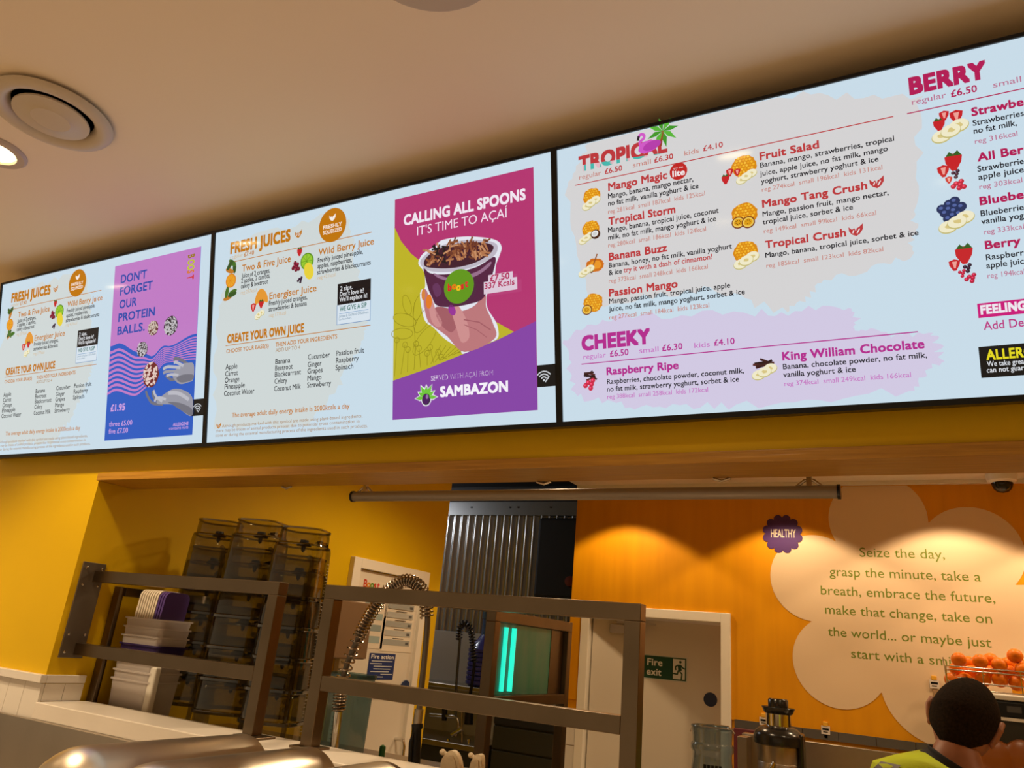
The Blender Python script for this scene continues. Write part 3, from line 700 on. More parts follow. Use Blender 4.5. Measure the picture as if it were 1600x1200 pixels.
def wp(s, k): return cl2(U2(578-3*k*(1-s)+(1028-578)*s, wv(s, k)))
cl2 = lambda v: (min(max(v[0], qx0), qx1), min(max(v[1], qy0), qy1))
N = 40
b0_ = [wp(i/N, 0) for i in range(N+1)]
f.poly([(qx0, qy1), (qx0, b0_[0][1])]+b0_+[(qx1, b0_[-1][1]), (qx1, qy1)], PK)
for k in range(1, 10):
    top = [wp(i/N, k) for i in range(N+1)]; bot = [wp(i/N, k+.52) for i in range(N+1)]
    f.poly([(qx0, top[0][1])]+top+[(qx1, top[-1][1]), (qx1, bot[-1][1])]+bot[::-1]+[(qx0, bot[0][1])], PK)
p1 = f.done('poster'); f.lay = 4
for s_, L, R in (("DON'T", (633, 275), (768, 250)), ('FORGET', (628, 338), (798, 308)), ('OUR', (625, 408), (715, 392)), ('PROTEIN', (620, 475), (810, 445)), ('BALLS.', (615, 543), (757, 524))):
    f.text(s_, c2(*L), c2(*R), 12.5, (36, 74, 168), .022)
f.done('poster_heading', p1); f.lay = 4
for s_, L, R, cp, bo in (('£1.95', (580, 943), (655, 935), 10, .03), ('three £5.00', (572, 1022), (692, 1012), 7.5, .008), ('five £7.00', (570, 1060), (670, 1052), 7.5, .008), ('ALLERGENS', (905, 1020), (985, 1013), 5, .02), ('contains nuts', (885, 1040), (985, 1031), 5, 0)):
    f.text(s_, c2(*L), c2(*R), cp, (206, 160, 222), bo)
f.done('poster_prices', p1); f.lay = 4
a, b = U2(1000, 125), U2(1000, 262)
for k, ch in enumerate('BOOST'): f.raw(ch, a.x-.014, a.y-(a.y-b.y)*(k/5), (a.y-b.y)/5*1.25, .045, [(150, 120, 24), (186, 190, 40), (190, 200, 40), (214, 120, 40), (206, 50, 40)][k], .03, -PI/2)
f.done('poster_logo', p1)
for cx, cy, rx, ry, base_c, sp in ((802, 510, 27, 38, (96, 44, 40), (206, 190, 176)), (893, 497, 36, 50, (44, 36, 42), (196, 192, 196)), (745, 620, 28, 40, (60, 48, 54), (196, 190, 196)), (790, 752, 42, 66, (110, 34, 36), (226, 200, 190))):
    f.lay = 4; c = U2(cx, cy); ex = U2(cx+rx, cy-rx*.18); ey = U2(cx, cy-ry); R1 = ex.x-c.x; R2 = ey.y-c.y
    f.ell(c, R1, R2, base_c, wob=.03); f.up()
    for k in range(90):
        q = math.sqrt(random.random())*.94; an = random.uniform(0, 2*PI); s_ = .0028*random.uniform(.6, 1.3)*(R1/.03); f.ell((c.x+R1*q*math.cos(an), c.y+R2*q*math.sin(an)), s_, s_*1.3, sp, n=5, a0=an)
        if k == 45: f.up()
    f.done('protein_ball_picture', p1)
g1, g2, g3 = (150, 150, 162), (112, 112, 124), (184, 184, 194)
def hand(palm, shade, fingers):
    f.lay = 4
    for P, w_, cc in fingers[:2]: f.line(smooth([U2(*p) for p in P], 4, False), w_, cc)
    f.up(); f.poly(smooth([U2(*p) for p in palm], 4), g1); f.up(); f.poly(smooth([U2(*p) for p in shade], 4), g2); f.up()
    for P, w_, cc in fingers[2:]: f.line(smooth([U2(*p) for p in P], 4, False), w_, cc); f.up()
    f.done('hand_picture', p1)
hand([(1014, 698), (985, 690), (945, 700), (915, 735), (905, 765), (940, 800), (985, 792), (1012, 775)], [(1012, 752), (960, 752), (925, 770), (945, 792), (985, 788), (1012, 775)],
     [([(985, 700), (950, 676), (918, 668), (912, 676)], .011, g2), ([(930, 770), (900, 778), (884, 770), (870, 758)], .010, g2), ([(960, 705), (925, 688), (915, 690)], .010, g3), ([(945, 715), (905, 712), (880, 712), (860, 722)], .010, g3), ([(940, 735), (900, 735), (872, 738), (862, 744)], .010, g1), ([(938, 755), (905, 752), (880, 758)], .009, g3)])
hand([(1006, 870), (960, 832), (910, 826), (865, 850), (825, 885), (830, 905), (905, 908), (945, 935), (1003, 966)], [(1004, 928), (940, 898), (880, 895), (905, 908), (945, 935), (1003, 966)],
     [([(850, 905), (800, 900), (775, 868), (765, 840)], .010, g2), ([(845, 895), (812, 880), (800, 855), (800, 838)], .009, g2), ([(850, 890), (824, 870), (812, 850), (808, 836)], .009, g3), ([(870, 880), (840, 872), (822, 878), (815, 890)], .009, g3), ([(990, 880), (940, 850), (890, 848)], .012, g3)])

# ---- smoothie page
FS = .68
f = F3; c5, c6, c7, c8 = Shift(870, 180, 1238/330), Shift(1110, 180, 1312/350), Shift(870, 420, 1600/610), Shift(1400, 50, 2)
f.lay = 1
brush(f, [f.uv(885, 290), f.uv(930, 205), f.uv(1240, 150), f.uv(1440, 150), f.uv(1430, 330), f.uv(1420, 400), f.uv(1290, 440), f.uv(1230, 490), f.uv(1100, 450), f.uv(920, 480)], (211, 210, 211), .010)
f.done('brush_stroke'); f.lay = 1
brush(f, [f.uv(880, 530), f.uv(960, 495), f.uv(1180, 490), f.uv(1330, 480), f.uv(1345, 520), f.uv(1460, 520), f.uv(1470, 560), f.uv(1420, 610), f.uv(1150, 635), f.uv(1000, 635), f.uv(900, 620)], (208, 200, 226), .010)
f.done('brush_stroke')
RD, MG, CR = (186, 56, 60), (178, 40, 140), (176, 24, 84); RDP = (196, 128, 118); MGP = (196, 110, 190); CRP = (186, 110, 140)
def rule(L, R, c): a, b = f.uv(*L), f.uv(*R); y = (a.y+b.y)/2; f.line([(a.x, y), (b.x, y)], .0022, c)
# heading TROPICAL: upper half red, lower half teal and pink
f.lay = 2; a, b = f.uv(*c5(130, 330)), f.uv(*c5(650, 212)); tp = (f.uv(*c5(130, 250))-a).y
x0s, x1s = span('TROPICAL', .05); sxx = (b.x-a.x)/(x1s-x0s); vs, fs = glyphs('TROPICAL', .05)
bm = bmesh.new(); bv = [bm.verts.new((a.x+(v.x-x0s)*sxx, (a.y+b.y)/2+v.y*tp/CAP, f.z*2)) for v in vs]
for q in fs:
    try: bm.faces.new([bv[i] for i in q])
    except ValueError: pass
cut = (a.y+b.y)/2+.42*tp
bmesh.ops.bisect_plane(bm, geom=bm.verts[:]+bm.edges[:]+bm.faces[:], plane_co=(a.x, cut, 0), plane_no=(.08, 1, 0))
bm.verts.ensure_lookup_table(); bm.verts.index_update()
def side(fc): m_ = fc.calc_center_median(); return (m_-Vector((a.x, cut, 0))).dot(Vector((.08, 1, 0))) > 0
f.m.add([v.co.copy() for v in bm.verts], [], 0); 
for fc in bm.faces:
    xr = (fc.calc_center_median().x-a.x)/(b.x-a.x)
    f.m.f.append([v.index for v in fc.verts]); f.m.mi.append(f.ci(RD if side(fc) else ((70, 180, 170) if int(xr*16) % 3 else (226, 180, 190)))); f.m.smooth.append(False)
bm.free(); hd3 = f.done('tropical_heading'); f.lay = 3
P5 = lambda *p: [f.uv(*c5(*q)) for q in p]
f.poly(smooth(P5((480, 205), (500, 165), (540, 150), (590, 150), (600, 175), (570, 205), (520, 225), (490, 222)), 5), (206, 88, 196)); f.line(smooth(P5((495, 190), (490, 160), (510, 140), (512, 120), (495, 115), (482, 130)), 4, False), .007, (206, 88, 196)); f.up(); f.line(P5((482, 130), (478, 150)), .006, (40, 30, 40)); f.ell(f.uv(*c5(560, 180)), .022, .011, (180, 60, 170), a0=.2); f.done('flamingo_picture', hd3); f.lay = 3
c = f.uv(*c5(622, 95))
for k in range(8):
    an = k*PI/4+.2; d = Vector((math.cos(an), math.sin(an))); nn = Vector((-d.y, d.x)); f.poly([c, c+d*.018+nn*.006, c+d*.038-Vector((0, .004)), c+d*.018-nn*.006], [(60, 150, 40), (86, 180, 56)][k % 2])
f.line(P5((622, 95), (610, 180)), .006, (150, 60, 40)); f.done('palm_tree_picture', hd3)
def prices(sh, items, c, cp, rl, caps=(7.5, 8.2)):
    f.lay = 2
    for s_, L, R, strong in items: f.text(s_, sh(*L), sh(*R), caps[1] if strong else caps[0], c if strong else cp, .015 if strong else .002)
    rule(rl[0], rl[1], c); f.done('price_line')
prices(c5, [('regular', (133, 382), (262, 350), 0), ('£6.50', (283, 347), (385, 325), 1), ('small', (447, 308), (553, 285), 0), ('£6.30', (573, 280), (684, 256), 1), ('kids', (749, 240), (835, 220), 0), ('£4.10', (860, 213), (975, 187), 1)], RD, RDP, (c5(108, 417), c6(1070, 5)))
def item(sh, title, lines, kcal, c, cp, caps=(11.5, 8, 7), pics=None, extra=None, vis=(None, None, None)):
    f.lay = 2; f.text(title[0], sh(*title[1]), sh(*title[2]), caps[0], c, .03, title[3] if len(title) > 3 else None); t = f.done('menu_item_title')
    f.lay = 2
    for l in lines: f.text(l[0], sh(*l[1]), sh(*l[2]), caps[1], l[3] if len(l) > 3 and not isinstance(l[3], str) else DK, .014, l[3] if len(l) > 3 and isinstance(l[3], str) else None)
    f.done('menu_item_text', t)
    f.lay = 2
    for k in (kcal if isinstance(kcal, list) else [kcal]): f.text(k[0], sh(*k[1]), sh(*k[2]), caps[2], cp, .004)
    f.done('calorie_text', t)
    if pics:
        f.lay = 2
        for fn, px, r, *ar in pics: fn(f, f.uv(*px), r, *ar)
        f.done('fruit_picture', t)
    if extra: f.lay = 2; extra(t)
    return t
def lite(t):
    c = f.uv(*c5(714, 330)); f.ell(c, .0205, .0205, (190, 34, 34), n=30); f.up(); f.raw('lite', c.x-.015, c.y-.011, .030/span('lite', .03)[1], .0135/CAP, (240, 230, 230), .03); f.raw('try me', c.x-.011, c.y+.006, .022/span('try me', 0)[1], .005/CAP, (240, 230, 230), 0); f.done('lite_badge', t)
def crush(px):
    def g(t): heart_leaf(f, f.uv(*px), .0135, RD); f.done('plant_mark', t)
    return g
item(c5, ('Mango Magic', (303, 445), (650, 370)), [('Mango, banana, mango nectar,', (302, 490), (802, 390)), ('no fat milk, vanilla yoghurt & ice', (303, 537), (832, 425))], ('reg 281kcal  small 187kcal  kids 125kcal', (302, 582), (870, 468)), RD, RDP, pics=[(mango, c5(207, 478), .034), (banana, c5(207, 520), .032)], extra=lite)
item(c5, ('Tropical Storm', (305, 645), (697, 572)), [('Mango, banana, tropical juice, coconut', (302, 690), (950, 572)), ('milk, no fat milk, mango yoghurt & ice', (303, 735), (935, 618))], ('reg 280kcal  small 186kcal  kids 124kcal', (303, 780), (876, 676)), RD, RDP, pics=[(mango, c5(200, 668), .034), (banana, c5(180, 725), .028), (coconut, c5(236, 705), .018)])
item(c5, ('Banana Buzz', (307, 855), (648, 795)), [('Banana, honey, no fat milk, vanilla yoghurt', (307, 900), (1028, 778)), ('& ice', (307, 940), (383, 927)), ('try it with a dash of cinnamon!', (393, 925), (912, 843), RD)], ('reg 373kcal  small 248kcal  kids 166kcal', (307, 987), (886, 898)), RD, RDP, pics=[(honey, c5(222, 880), .034), (banana, c5(180, 918), .028)])
item(c5, ('Passion Mango', (308, 1065), (710, 1008)), [('Mango, passion fruit, tropical juice, apple', (308, 1107), (1018, 1010)), ('juice, no fat milk, mango yoghurt, sorbet & ice', (309, 1157), (1103, 1043))], ('reg 277kcal  small 184kcal  kids 123kcal', (310, 1200), (895, 1125)), RD, RDP, pics=[(mango, c5(215, 1100), .036), (passion, c5(180, 1143), .019)])
item(c6, ('Fruit Salad', (290, 262), (638, 195)), [('Banana, mango, strawberries, tropical', (293, 308), (1077, 152)), ('juice, apple juice, no fat milk, mango', (293, 360), (1040, 209)), ('yoghurt, strawberry yoghurt & ice', (298, 405), (985, 270))], ('reg 274kcal  small 196kcal  kids 131kcal', (303, 450), (1008, 318)), RD, RDP, pics=[(mango, c6(195, 300), .040), (banana, c6(215, 365), .030), (strawb, c6(95, 385), .020), (strawb, c6(120, 345), .018, True), (strawb, c6(165, 345), .016, True)])
item(c6, ('Mango Tang Crush', (305, 545), (920, 430)), [('Mango, passion fruit, mango nectar,', (307, 595), (1045, 468)), ('tropical juice, sorbet & ice', (308, 640), (836, 555))], ('reg 149kcal  small 99kcal  kids 66kcal', (314, 690), (972, 588)), RD, RDP, pics=[(mango, c6(200, 580), .040), (passion, c6(165, 632), .021), (passion, c6(225, 632), .021)], extra=crush(c6(975, 398)))
item(c6, ('Tropical Crush', (322, 783), (796, 707)), [('Mango, banana, tropical juice, sorbet & ice', (323, 838), (1220, 700))], ('reg 185kcal  small 123kcal  kids 82kcal', (329, 895), (1013, 798)), RD, RDP, pics=[(mango, c6(205, 800), .038), (banana, c6(215, 855), .036)], extra=crush(c6(853, 678)))
f.lay = 2; f.text('CHEEKY', c7(103, 332), c7(385, 305), 21, MG, .052); f.done('page_heading')
prices(c7, [('regular', (110, 373), (202, 361), 0), ('£6.50', (219, 360), (295, 354), 1), ('small', (339, 347), (418, 338), 0), ('£6.30', (433, 337), (516, 330), 1), ('kids', (565, 326), (628, 318), 0), ('£4.10', (646, 316), (730, 308), 1)], MG, MGP, (c7(103, 392), c7(1478, 258)), (8, 9.5))
item(c7, ('Raspberry Ripe', (205, 437), (500, 408)), [('Raspberries, chocolate powder, coconut milk,', (207, 472), (768, 428)), ('no fat milk, strawberry yoghurt, sorbet & ice', (207, 502), (748, 464))], ('reg 388kcal  small 258kcal  kids 172kcal', (208, 533), (621, 505)), MG, MGP, pics=[(choc, c7(145, 440), .030), (berries, c7(142, 475), .030, (200, 40, 70), 5)])
item(c7, ('King William Chocolate', (925, 375), (1508, 325)), [('Banana, chocolate powder, no fat milk,', (928, 412), (1518, 364)), ('vanilla yoghurt & ice', (929, 445), (1226, 422))], ('reg 374kcal  small 249kcal  kids 166kcal', (933, 480), (1452, 445)), MG, MGP, (13, 8.5, 7.5), pics=[(choc, c7(845, 388), .034), (banana, c7(855, 425), .034)])
f.lay = 2; f.text('BERRY', c8(42, 193), c8(285, 145), 25, CR, .052); f.done('page_heading')
prices(c8, [('regular', (50, 228), (157, 207), 0), ('£6.50', (172, 203), (254, 189), 1), ('small', (304, 175), (392, 157), 0)], CR, CRP, (c8(35, 253), c8(520, 155)), (9, 10.5))
item(c8, ('Strawberry', (236, 262), (400, 232), 'Strawbe'), [('Strawberries,', (240, 293), (400, 264), 'Strawberries'), ('no fat milk,', (243, 318), (378, 294))], ('reg 316kcal', (247, 350), (380, 326)), CR, CRP, (12.5, 9, 8), [(strawb, c8(135, 290), .024), (strawb, c8(150, 262), .020, True), (strawb, c8(188, 265), .026, True), (banana, c8(170, 315), .042)])
item(c8, ('All Berry', (255, 405), (400, 380), 'All Ber'), [('Strawberries', (255, 437), (400, 413), 'Strawberrie'), ('apple juice', (258, 462), (400, 440))], ('reg 303kcal', (261, 493), (395, 470)), CR, CRP, (12.5, 9, 8), [(strawb, c8(180, 405), .034), (strawb, c8(148, 435), .024, True), (berries, c8(185, 447), .018, (60, 30, 50), 4), (strawb, c8(165, 465), .014, True), (berries, c8(195, 482), .024, (190, 40, 60), 6)])
item(c8, ('Blueberry', (262, 542), (400, 520), 'Bluebe'), [('Blueberries', (265, 577), (400, 556), 'Blueberrie'), ('vanilla yog', (267, 602), (400, 582))], ('reg 333kcal', (275, 635), (400, 614)), CR, CRP, (12.5, 9, 8), [(berries, c8(175, 560), .046, (40, 52, 92), 12), (banana, c8(190, 597), .040)])
item(c8, ('Berry', (279, 682), (390, 662)), [('Raspberr', (282, 716), (400, 696)), ('apple juice', (283, 742), (400, 722), 'apple juic')], ('reg 194kcal', (287, 775), (402, 752)), CR, CRP, (12.5, 9, 8), [(strawb, c8(213, 695), .034), (strawb, c8(183, 728), .022, True), (berries, c8(222, 740), .018, (50, 26, 44), 4), (berries, c8(205, 757), .016, (180, 30, 60), 4), (berries, c8(235, 772), .020, (180, 30, 60), 5)])
f.lay = 2; a, b = f.uv(*c8(253, 850)), f.uv(*c8(256, 895)); f.poly([(a.x, b.y), (a.x+.34, b.y), (a.x+.34, a.y), (a.x, a.y)], (200, 20, 120)); f.up(); f.text('FEELING', c8(265, 885), c8(408, 865), 13, (236, 230, 238), .05); f.done('feeling_banner')
f.lay = 2; f.text('Add De', c8(275, 935), c8(400, 917), 13, (186, 56, 130), .01); f.done('add_on_text')
f.lay = 2; a, b = f.uv(*c8(257, 985)), f.uv(*c8(264, 1082)); f.poly([(a.x, b.y), (a.x+.34, b.y), (a.x+.34, a.y), (a.x, a.y)], (12, 12, 14)); f.up(); f.text('ALLERGENS', c8(283, 1027), c8(400, 1014), 15, (226, 214, 30), .03, 'ALLER'); f.text('We take great', c8(285, 1047), c8(400, 1036), 8, (220, 224, 230), .01, 'We take grea'); f.text('can not guar', c8(284, 1066), c8(400, 1056), 8, (220, 224, 230), .01); f.done('allergen_notice')

# ------------------------------------------------------------------ ceiling fittings
v = thing('ceiling_vent', 'large round white ceiling vent with a raised disc at left', 'vent', (-1.985, .86, CEIL))
MB().lathe([(.128, 0), (.128, -.008), (.150, -.009), (.152, -.012), (.148, -.019), (.132, -.025), (.115, -.022), (.104, -.010), (.100, .0)], (-1.985, .86, CEIL), 48).build('vent_ring', VENTW, v)
MB().lathe([(.03, 0), (.03, -.012), (.091, -.014), (.094, -.018), (.093, -.022), (.05, -.026), (.048, -.028), (.0001, -.029)], (-1.985, .86, CEIL), 48).build('vent_disc', VENTW, v)
v = thing('ceiling_speaker', 'round dull ceiling disc cut off by the top edge of the photo', 'ceiling fitting', (-.75, .834, CEIL))
MB().lathe([(.155, 0), (.155, -.004), (.145, -.010), (.0001, -.012)], (-.75, .834, CEIL), 48).build('speaker_grille', mat('grille_enamel', (.50, .43, .34), .6), v)
lens = glow('lamp_lens', (1, .78, .36), 16)
DL = ['round recessed downlight glowing beside the ceiling vent'] + ['recessed ceiling downlight behind the viewer']*7
dl0 = None
for (x, y), lb in zip(DOWNLIGHTS, DL):
    if dl0 is None:
        dl0 = thing('downlight', lb, 'lamp', (x, y, CEIL))
        MB().lathe([(.088, 0), (.088, -.004), (.082, -.010), (.062, -.010), (.056, -.002)], (x, y, CEIL), 36).build('lamp_rim', mat('rim_enamel', (.5, .44, .40), .45), dl0)
        MB().lathe([(.056, -.001), (.056, -.004), (.0001, -.006)], (x, y, CEIL), 36).build('lamp_lens', lens, dl0)
    else: dup(dl0, (x, y, CEIL), None, lb, 'recessed downlights in the ceiling behind the viewer')
# rolled blind tube behind the lintel
YT = 1.86
a, b = at_y(553, 774, YT), at_y(1310, 771, YT); zc = (a.z+b.z)/2
bt = thing('blind_tube', 'long grey blind tube hanging behind the oak lintel', 'blind', ((a.x+b.x)/2, YT, zc))
MB().lathe([(.0001, 0), (.0145, 0), (.0155, .002), (.0155, b.x-a.x-.002), (.0145, b.x-a.x), (.0001, b.x-a.x)], (a.x, YT, zc), 24, 0, 'x').build('tube', mat('grey_enamel', (.30, .26, .22), .4, .3), bt)
for q, sgn in ((a, -1), (b, 1)): MB().lathe([(.0001, 0), (.0175, 0), (.0175, .007), (.0001, .007)], (q.x-(.005 if sgn < 0 else .002), YT, zc), 24, 0, 'x').build('end_cap', BLACK, bt)
for px in (570, 1265):
    q = at_y(px, 772, YT)
    t = MB(); t.box((q.x-.006, YB+.004, 2.10), (q.x+.006, YT, 2.115)); t.box((q.x-.006, YT-.006, zc+.014), (q.x+.006, YT+.006, 2.112)); t.tube([(q.x-.03, YT, zc+.012), (q.x-.01, YT, zc+.028), (q.x+.01, YT, zc+.028), (q.x+.03, YT, zc+.012)], .004, 8)
    t.build('bracket', STEEL, bt)
# small cable clips under the lintel
for px in (455, 845, 1130):
    q = at_z(px, 757 if px > 500 else 768, 2.047)
    o = MB().tube([(q.x-.02, YB-.006, 2.058), (q.x, YB-.006, 2.052), (q.x+.02, YB-.006, 2.058)], .0035, 8).build('cable_clip', STEEL)
    tag(o, {455: 'small metal clip under the oak lintel above the jug stacks', 845: 'small metal clip under the oak lintel above the corrugated wall', 1130: 'small metal clip under the oak lintel above the fire exit door'}[px], 'clip', 'clips under the lintel')
# dome camera
q = at_z(1564, 741, KCEIL); 
dc = thing('dome_camera', 'white ceiling dome security camera above the wall flower', 'camera', (q.x, q.y, KCEIL))
MB().lathe([(.078, 0), (.080, -.015), (.074, -.040), (.056, -.052), (.0001, -.054)], (q.x, q.y, KCEIL), 36).build('housing', WHITEPL, dc)
MB().lathe([(.055, -.048), (.054, -.062), (.046, -.085), (.030, -.102), (.0001, -.110)], (q.x, q.y, KCEIL), 32).build('smoked_dome', mat('smoked_dome', (.012, .012, .014), .08), dc)

# ------------------------------------------------------------------ wall flower and badge
fl = thing('flower_decal', 'huge cream flower shape with green verse on orange wall', 'wall art', (0, D-.0015, 0), (PI/2, 0, 0)); bpy.context.view_layer.update()
def cream_print(c): return ink(c)
f = Flat(fl, fl.matrix_world.copy(), ink, .0003)
c9 = Shift(1180, 730, 1362/420); PET = (232, 204, 168)
circ = []
for cx, cy, edge in [(617, 265, (372, 265)), (300, 560, (77, 545)), (425, 985, (190, 960)), (1095, 430, (1362, 400)), (1400, 860, (1270, 607)), (955, 1110, (647, 1160))]:
    c = f.uv(*c9(cx, cy)); circ.append((c, (f.uv(*c9(*edge))-c).length))
o_ = f.uv(*c9(820, 720)); P = []
for j in range(720):
    d = Vector((math.cos(j*PI/360), math.sin(j*PI/360))); best = .2
    for c, r in circ:
        k = c-o_; b_ = k.dot(d); q_ = r*r-(k.length_squared-b_*b_)
        if q_ > 0: best = max(best, b_+math.sqrt(q_))
    p = o_+d*best; P.append((p.x, min(p.y, 2.803)))
f.lay = 1; f.poly(P, PET)
f.done('flower_shape'); f.lay = 3; GR = (112, 132, 24)
for s_, L, R, vis in (('Seize the day,', (530, 452), (962, 466), None), ('grasp the minute, take a', (377, 552), (1145, 577), None), ('breath, embrace the future,', (333, 642), (1218, 690), None), ('make that change, take on', (355, 735), (1203, 800), None), ('the world... or maybe just', (370, 855), (1198, 912), None), ('start with a smile', (487, 965), (993, 1008), 'start with a smi')):
    f.lay = 3; f.text(s_, c9(*L), c9(*R), 14.5, GR, .0, vis); f.done('verse_line')
hb = thing('healthy_badge', 'purple scalloped badge reading HEALTHY on orange wall', 'wall art', (0, D-.004, 0), (PI/2, 0, 0)); bpy.context.view_layer.update()
f = Flat(hb, hb.matrix_world.copy(), ink, .0004); c = f.uv(1222.5, 834); r = (f.uv(1254, 835)-c).length
for k in range(12): a = k*PI/6+.26; f.lay = 1+.5*(k % 2); f.ell((c.x+.80*r*math.cos(a), c.y+.80*r*math.sin(a)), .22*r, .22*r, (74, 34, 104), n=20)
f.lay = 2.5; f.ell(c, .84*r, .84*r, (74, 34, 104), n=40); f.done('badge_shape'); f.lay = 5
f.text('HEALTHY', c9(80, 350), c9(207, 362), 12.5, (226, 210, 190), .012); f.done('badge_lettering')

# ------------------------------------------------------------------ wall hooks with tags
for k, (px, lb) in enumerate([((1193, 1126), 'small printed tag on yellow clip behind the juicer chute'), ((1290, 1140), 'small printed tag on yellow clip above the steel splashback'), ((1460, 1068), 'small printed tag on yellow clip left of the orange basket')]):
    p = at_y(*px, D-.01); h = thing('wall_tag', lb, 'tag', (p.x, D, p.z), (PI/2, 0, 0), 'printed tags on the orange wall')
    MB().box((-.014, .018, .0), (.014, .042, .012), 0, .003).build('clip', mat('yellow_clip', (.80, .42, .03), .4), h, local=True)
    MB().box((-.024, -.026, .006), (.024, .020, .010)).build('tag_card', mat('tag_card', (.75, .68, .62), .5), h, local=True)
    t = MB(); t.box((-.018, -.004, .0102), (.018, .008, .0106)); t.box((-.014, -.016, .0102), (.012, -.011, .0106)); t.build('printed_text', BLACK, h, local=True)
    MB().box((-.012, -.09 if k == 2 else -.05, .001), (.012, -.022, .008), 0, .003).build('sleeve', mat('sleeve_and_shadow', (.42, .26, .14), .35), h, local=True)  # hanging sleeve; on the last tag its brown extra length stands for a shadow

# ------------------------------------------------------------------ steel rails on the pass
YR = 1.697; S = .019
rl = thing('guard_rail', 'steel guard rail bolted to yellow reveal in front of jugs and tubs', 'rail', (-2.1, YR, 1.345))
t = MB().box((X0, 1.632, 1.478), (X0+.006, 1.716, 1.787), 0, .001); pl = t.build('wall_plate', mat('plate_steel', (.17, .14, .11), .4, .6), rl)
for y in (1.646, 1.702):
    for z in (1.768, 1.712, 1.552, 1.496): MB().lathe([(.0045, .005), (.0045, .009), (.0001, .0105)], (X0, y, z), 10, 0, 'x').build('bolt', CHROME, pl)
t = MB().box((X0+.006, YR-S, 1.724), (-1.690+2*S, YR+S, 1.762), 0, .002); t.build('top_bar', STEELB, rl)
t = MB().box((X0+.006, YR-S, 1.488), (-1.690, YR+S, 1.526), 0, .002); t.build('lower_bar', STEELB, rl)
t = MB().box((-1.690, YR-S, 1.351), (-1.690+2*S, YR+S, 1.724), 0, .002); t.build('post', STEELB, rl)
MB().box((-1.705, YR-.036, 1.345), (-1.615, YR+.036, 1.351), 0, .001).build('foot_plate', STEELB, rl)
r2 = thing('guard_rail', 'freestanding steel guard rail of two posts in front of spring tap', 'rail', (-1.0, YR, 1.345))
xa, xb = -1.478, -.598
MB().box((xa, YR-S, 1.724), (xb+2*S, YR+S, 1.762), 0, .002).build('top_bar', STEELB, r2)
MB().box((xa+2*S, YR-S, 1.488), (xb, YR+S, 1.526), 0, .002).build('lower_bar', STEELB, r2)
for x in (xa, xb):
    p = MB().box((x, YR-S, 1.351), (x+2*S, YR+S, 1.724), 0, .002).build('post', STEELB, r2)
    MB().box((x-.02, YR-.036, 1.345), (x+2*S+.02, YR+.036, 1.351), 0, .001).build('foot_plate', STEELB, p)
# third rail running away from the pass, with a teal panel
XR = -1.29
A, B = at_x(776, 953, XR), at_x(895, 975, XR); ya, yb, zt = A.y, B.y, 1.757
r3 = thing('guard_rail', 'short steel guard rail framing the glowing teal panel', 'rail', (XR, (ya+yb)/2, .9))
MB().box((XR-2*S, ya, zt-.038), (XR, yb, zt), 0, .002).build('top_bar', STEELB, r3)
lb_ = at_x(797, 1087, XR); zl = lb_.z
MB().box((XR-2*S, ya+2*S, zl-.036), (XR, yb-2*S, zl), 0, .002).build('lower_bar', STEELB, r3)
for y in (ya, yb-2*S): MB().box((XR-2*S, y, .9), (XR, y+2*S, zt-.038), 0, .002).build('post', STEELB, r3)
tp_ = thing('teal_panel', 'teal panel with glowing cyan strips inside the short steel rail', 'panel', (XR-.05, (ya+yb)/2, zl))
y0, y1 = ya+2*S+.004, yb-2*S-.004
MB().box((XR-.030, y0, zl+.001), (XR-.022, y0+(y1-y0)*.80, zt-.040)).build('panel_sheet', mottled('teal_sheet', (.015, .30, .24), (.10, .34, .30), 4, (1, 3, .6), rough=.22, bump=.05), tp_)
MB().box((XR-.032, y0+(y1-y0)*.80, zl+.001), (XR-.020, y1, zt-.040)).build('panel_edge', STEELB, tp_)
t = MB()
for q, r in ((.13, .006), (.235, .007)):
    yy = y0+(y1-y0)*q; t.tube([(XR-.020, yy, zl+.012), (XR-.020, yy, (zl+zt-.04)/2), (XR-.020, yy, zt-.052)], r*1.6, 12)
t.build('cyan_strip', glow('cyan_glow', (.02, .85, .62), 1.0), tp_)  # cyan tubes with even emission on the front of the sheet

# steel shelf behind the pass, on which jugs and tubs stand
ZS = 1.25
sh = thing('worktop', 'steel kitchen worktop behind the white pass sill', 'worktop', (-1.5, 2.0, 0))
MB().box((X0+.004, 1.78, ZS-.04), (-1.05, 2.42, ZS), 0, .004).build('worktop_slab', STEEL, sh)
MB().box((X0+.02, 1.80, .02), (-1.07, 2.38, ZS-.041)).build('cabinet', mat('cabinet_grey', (.2, .18, .16), .5), sh)

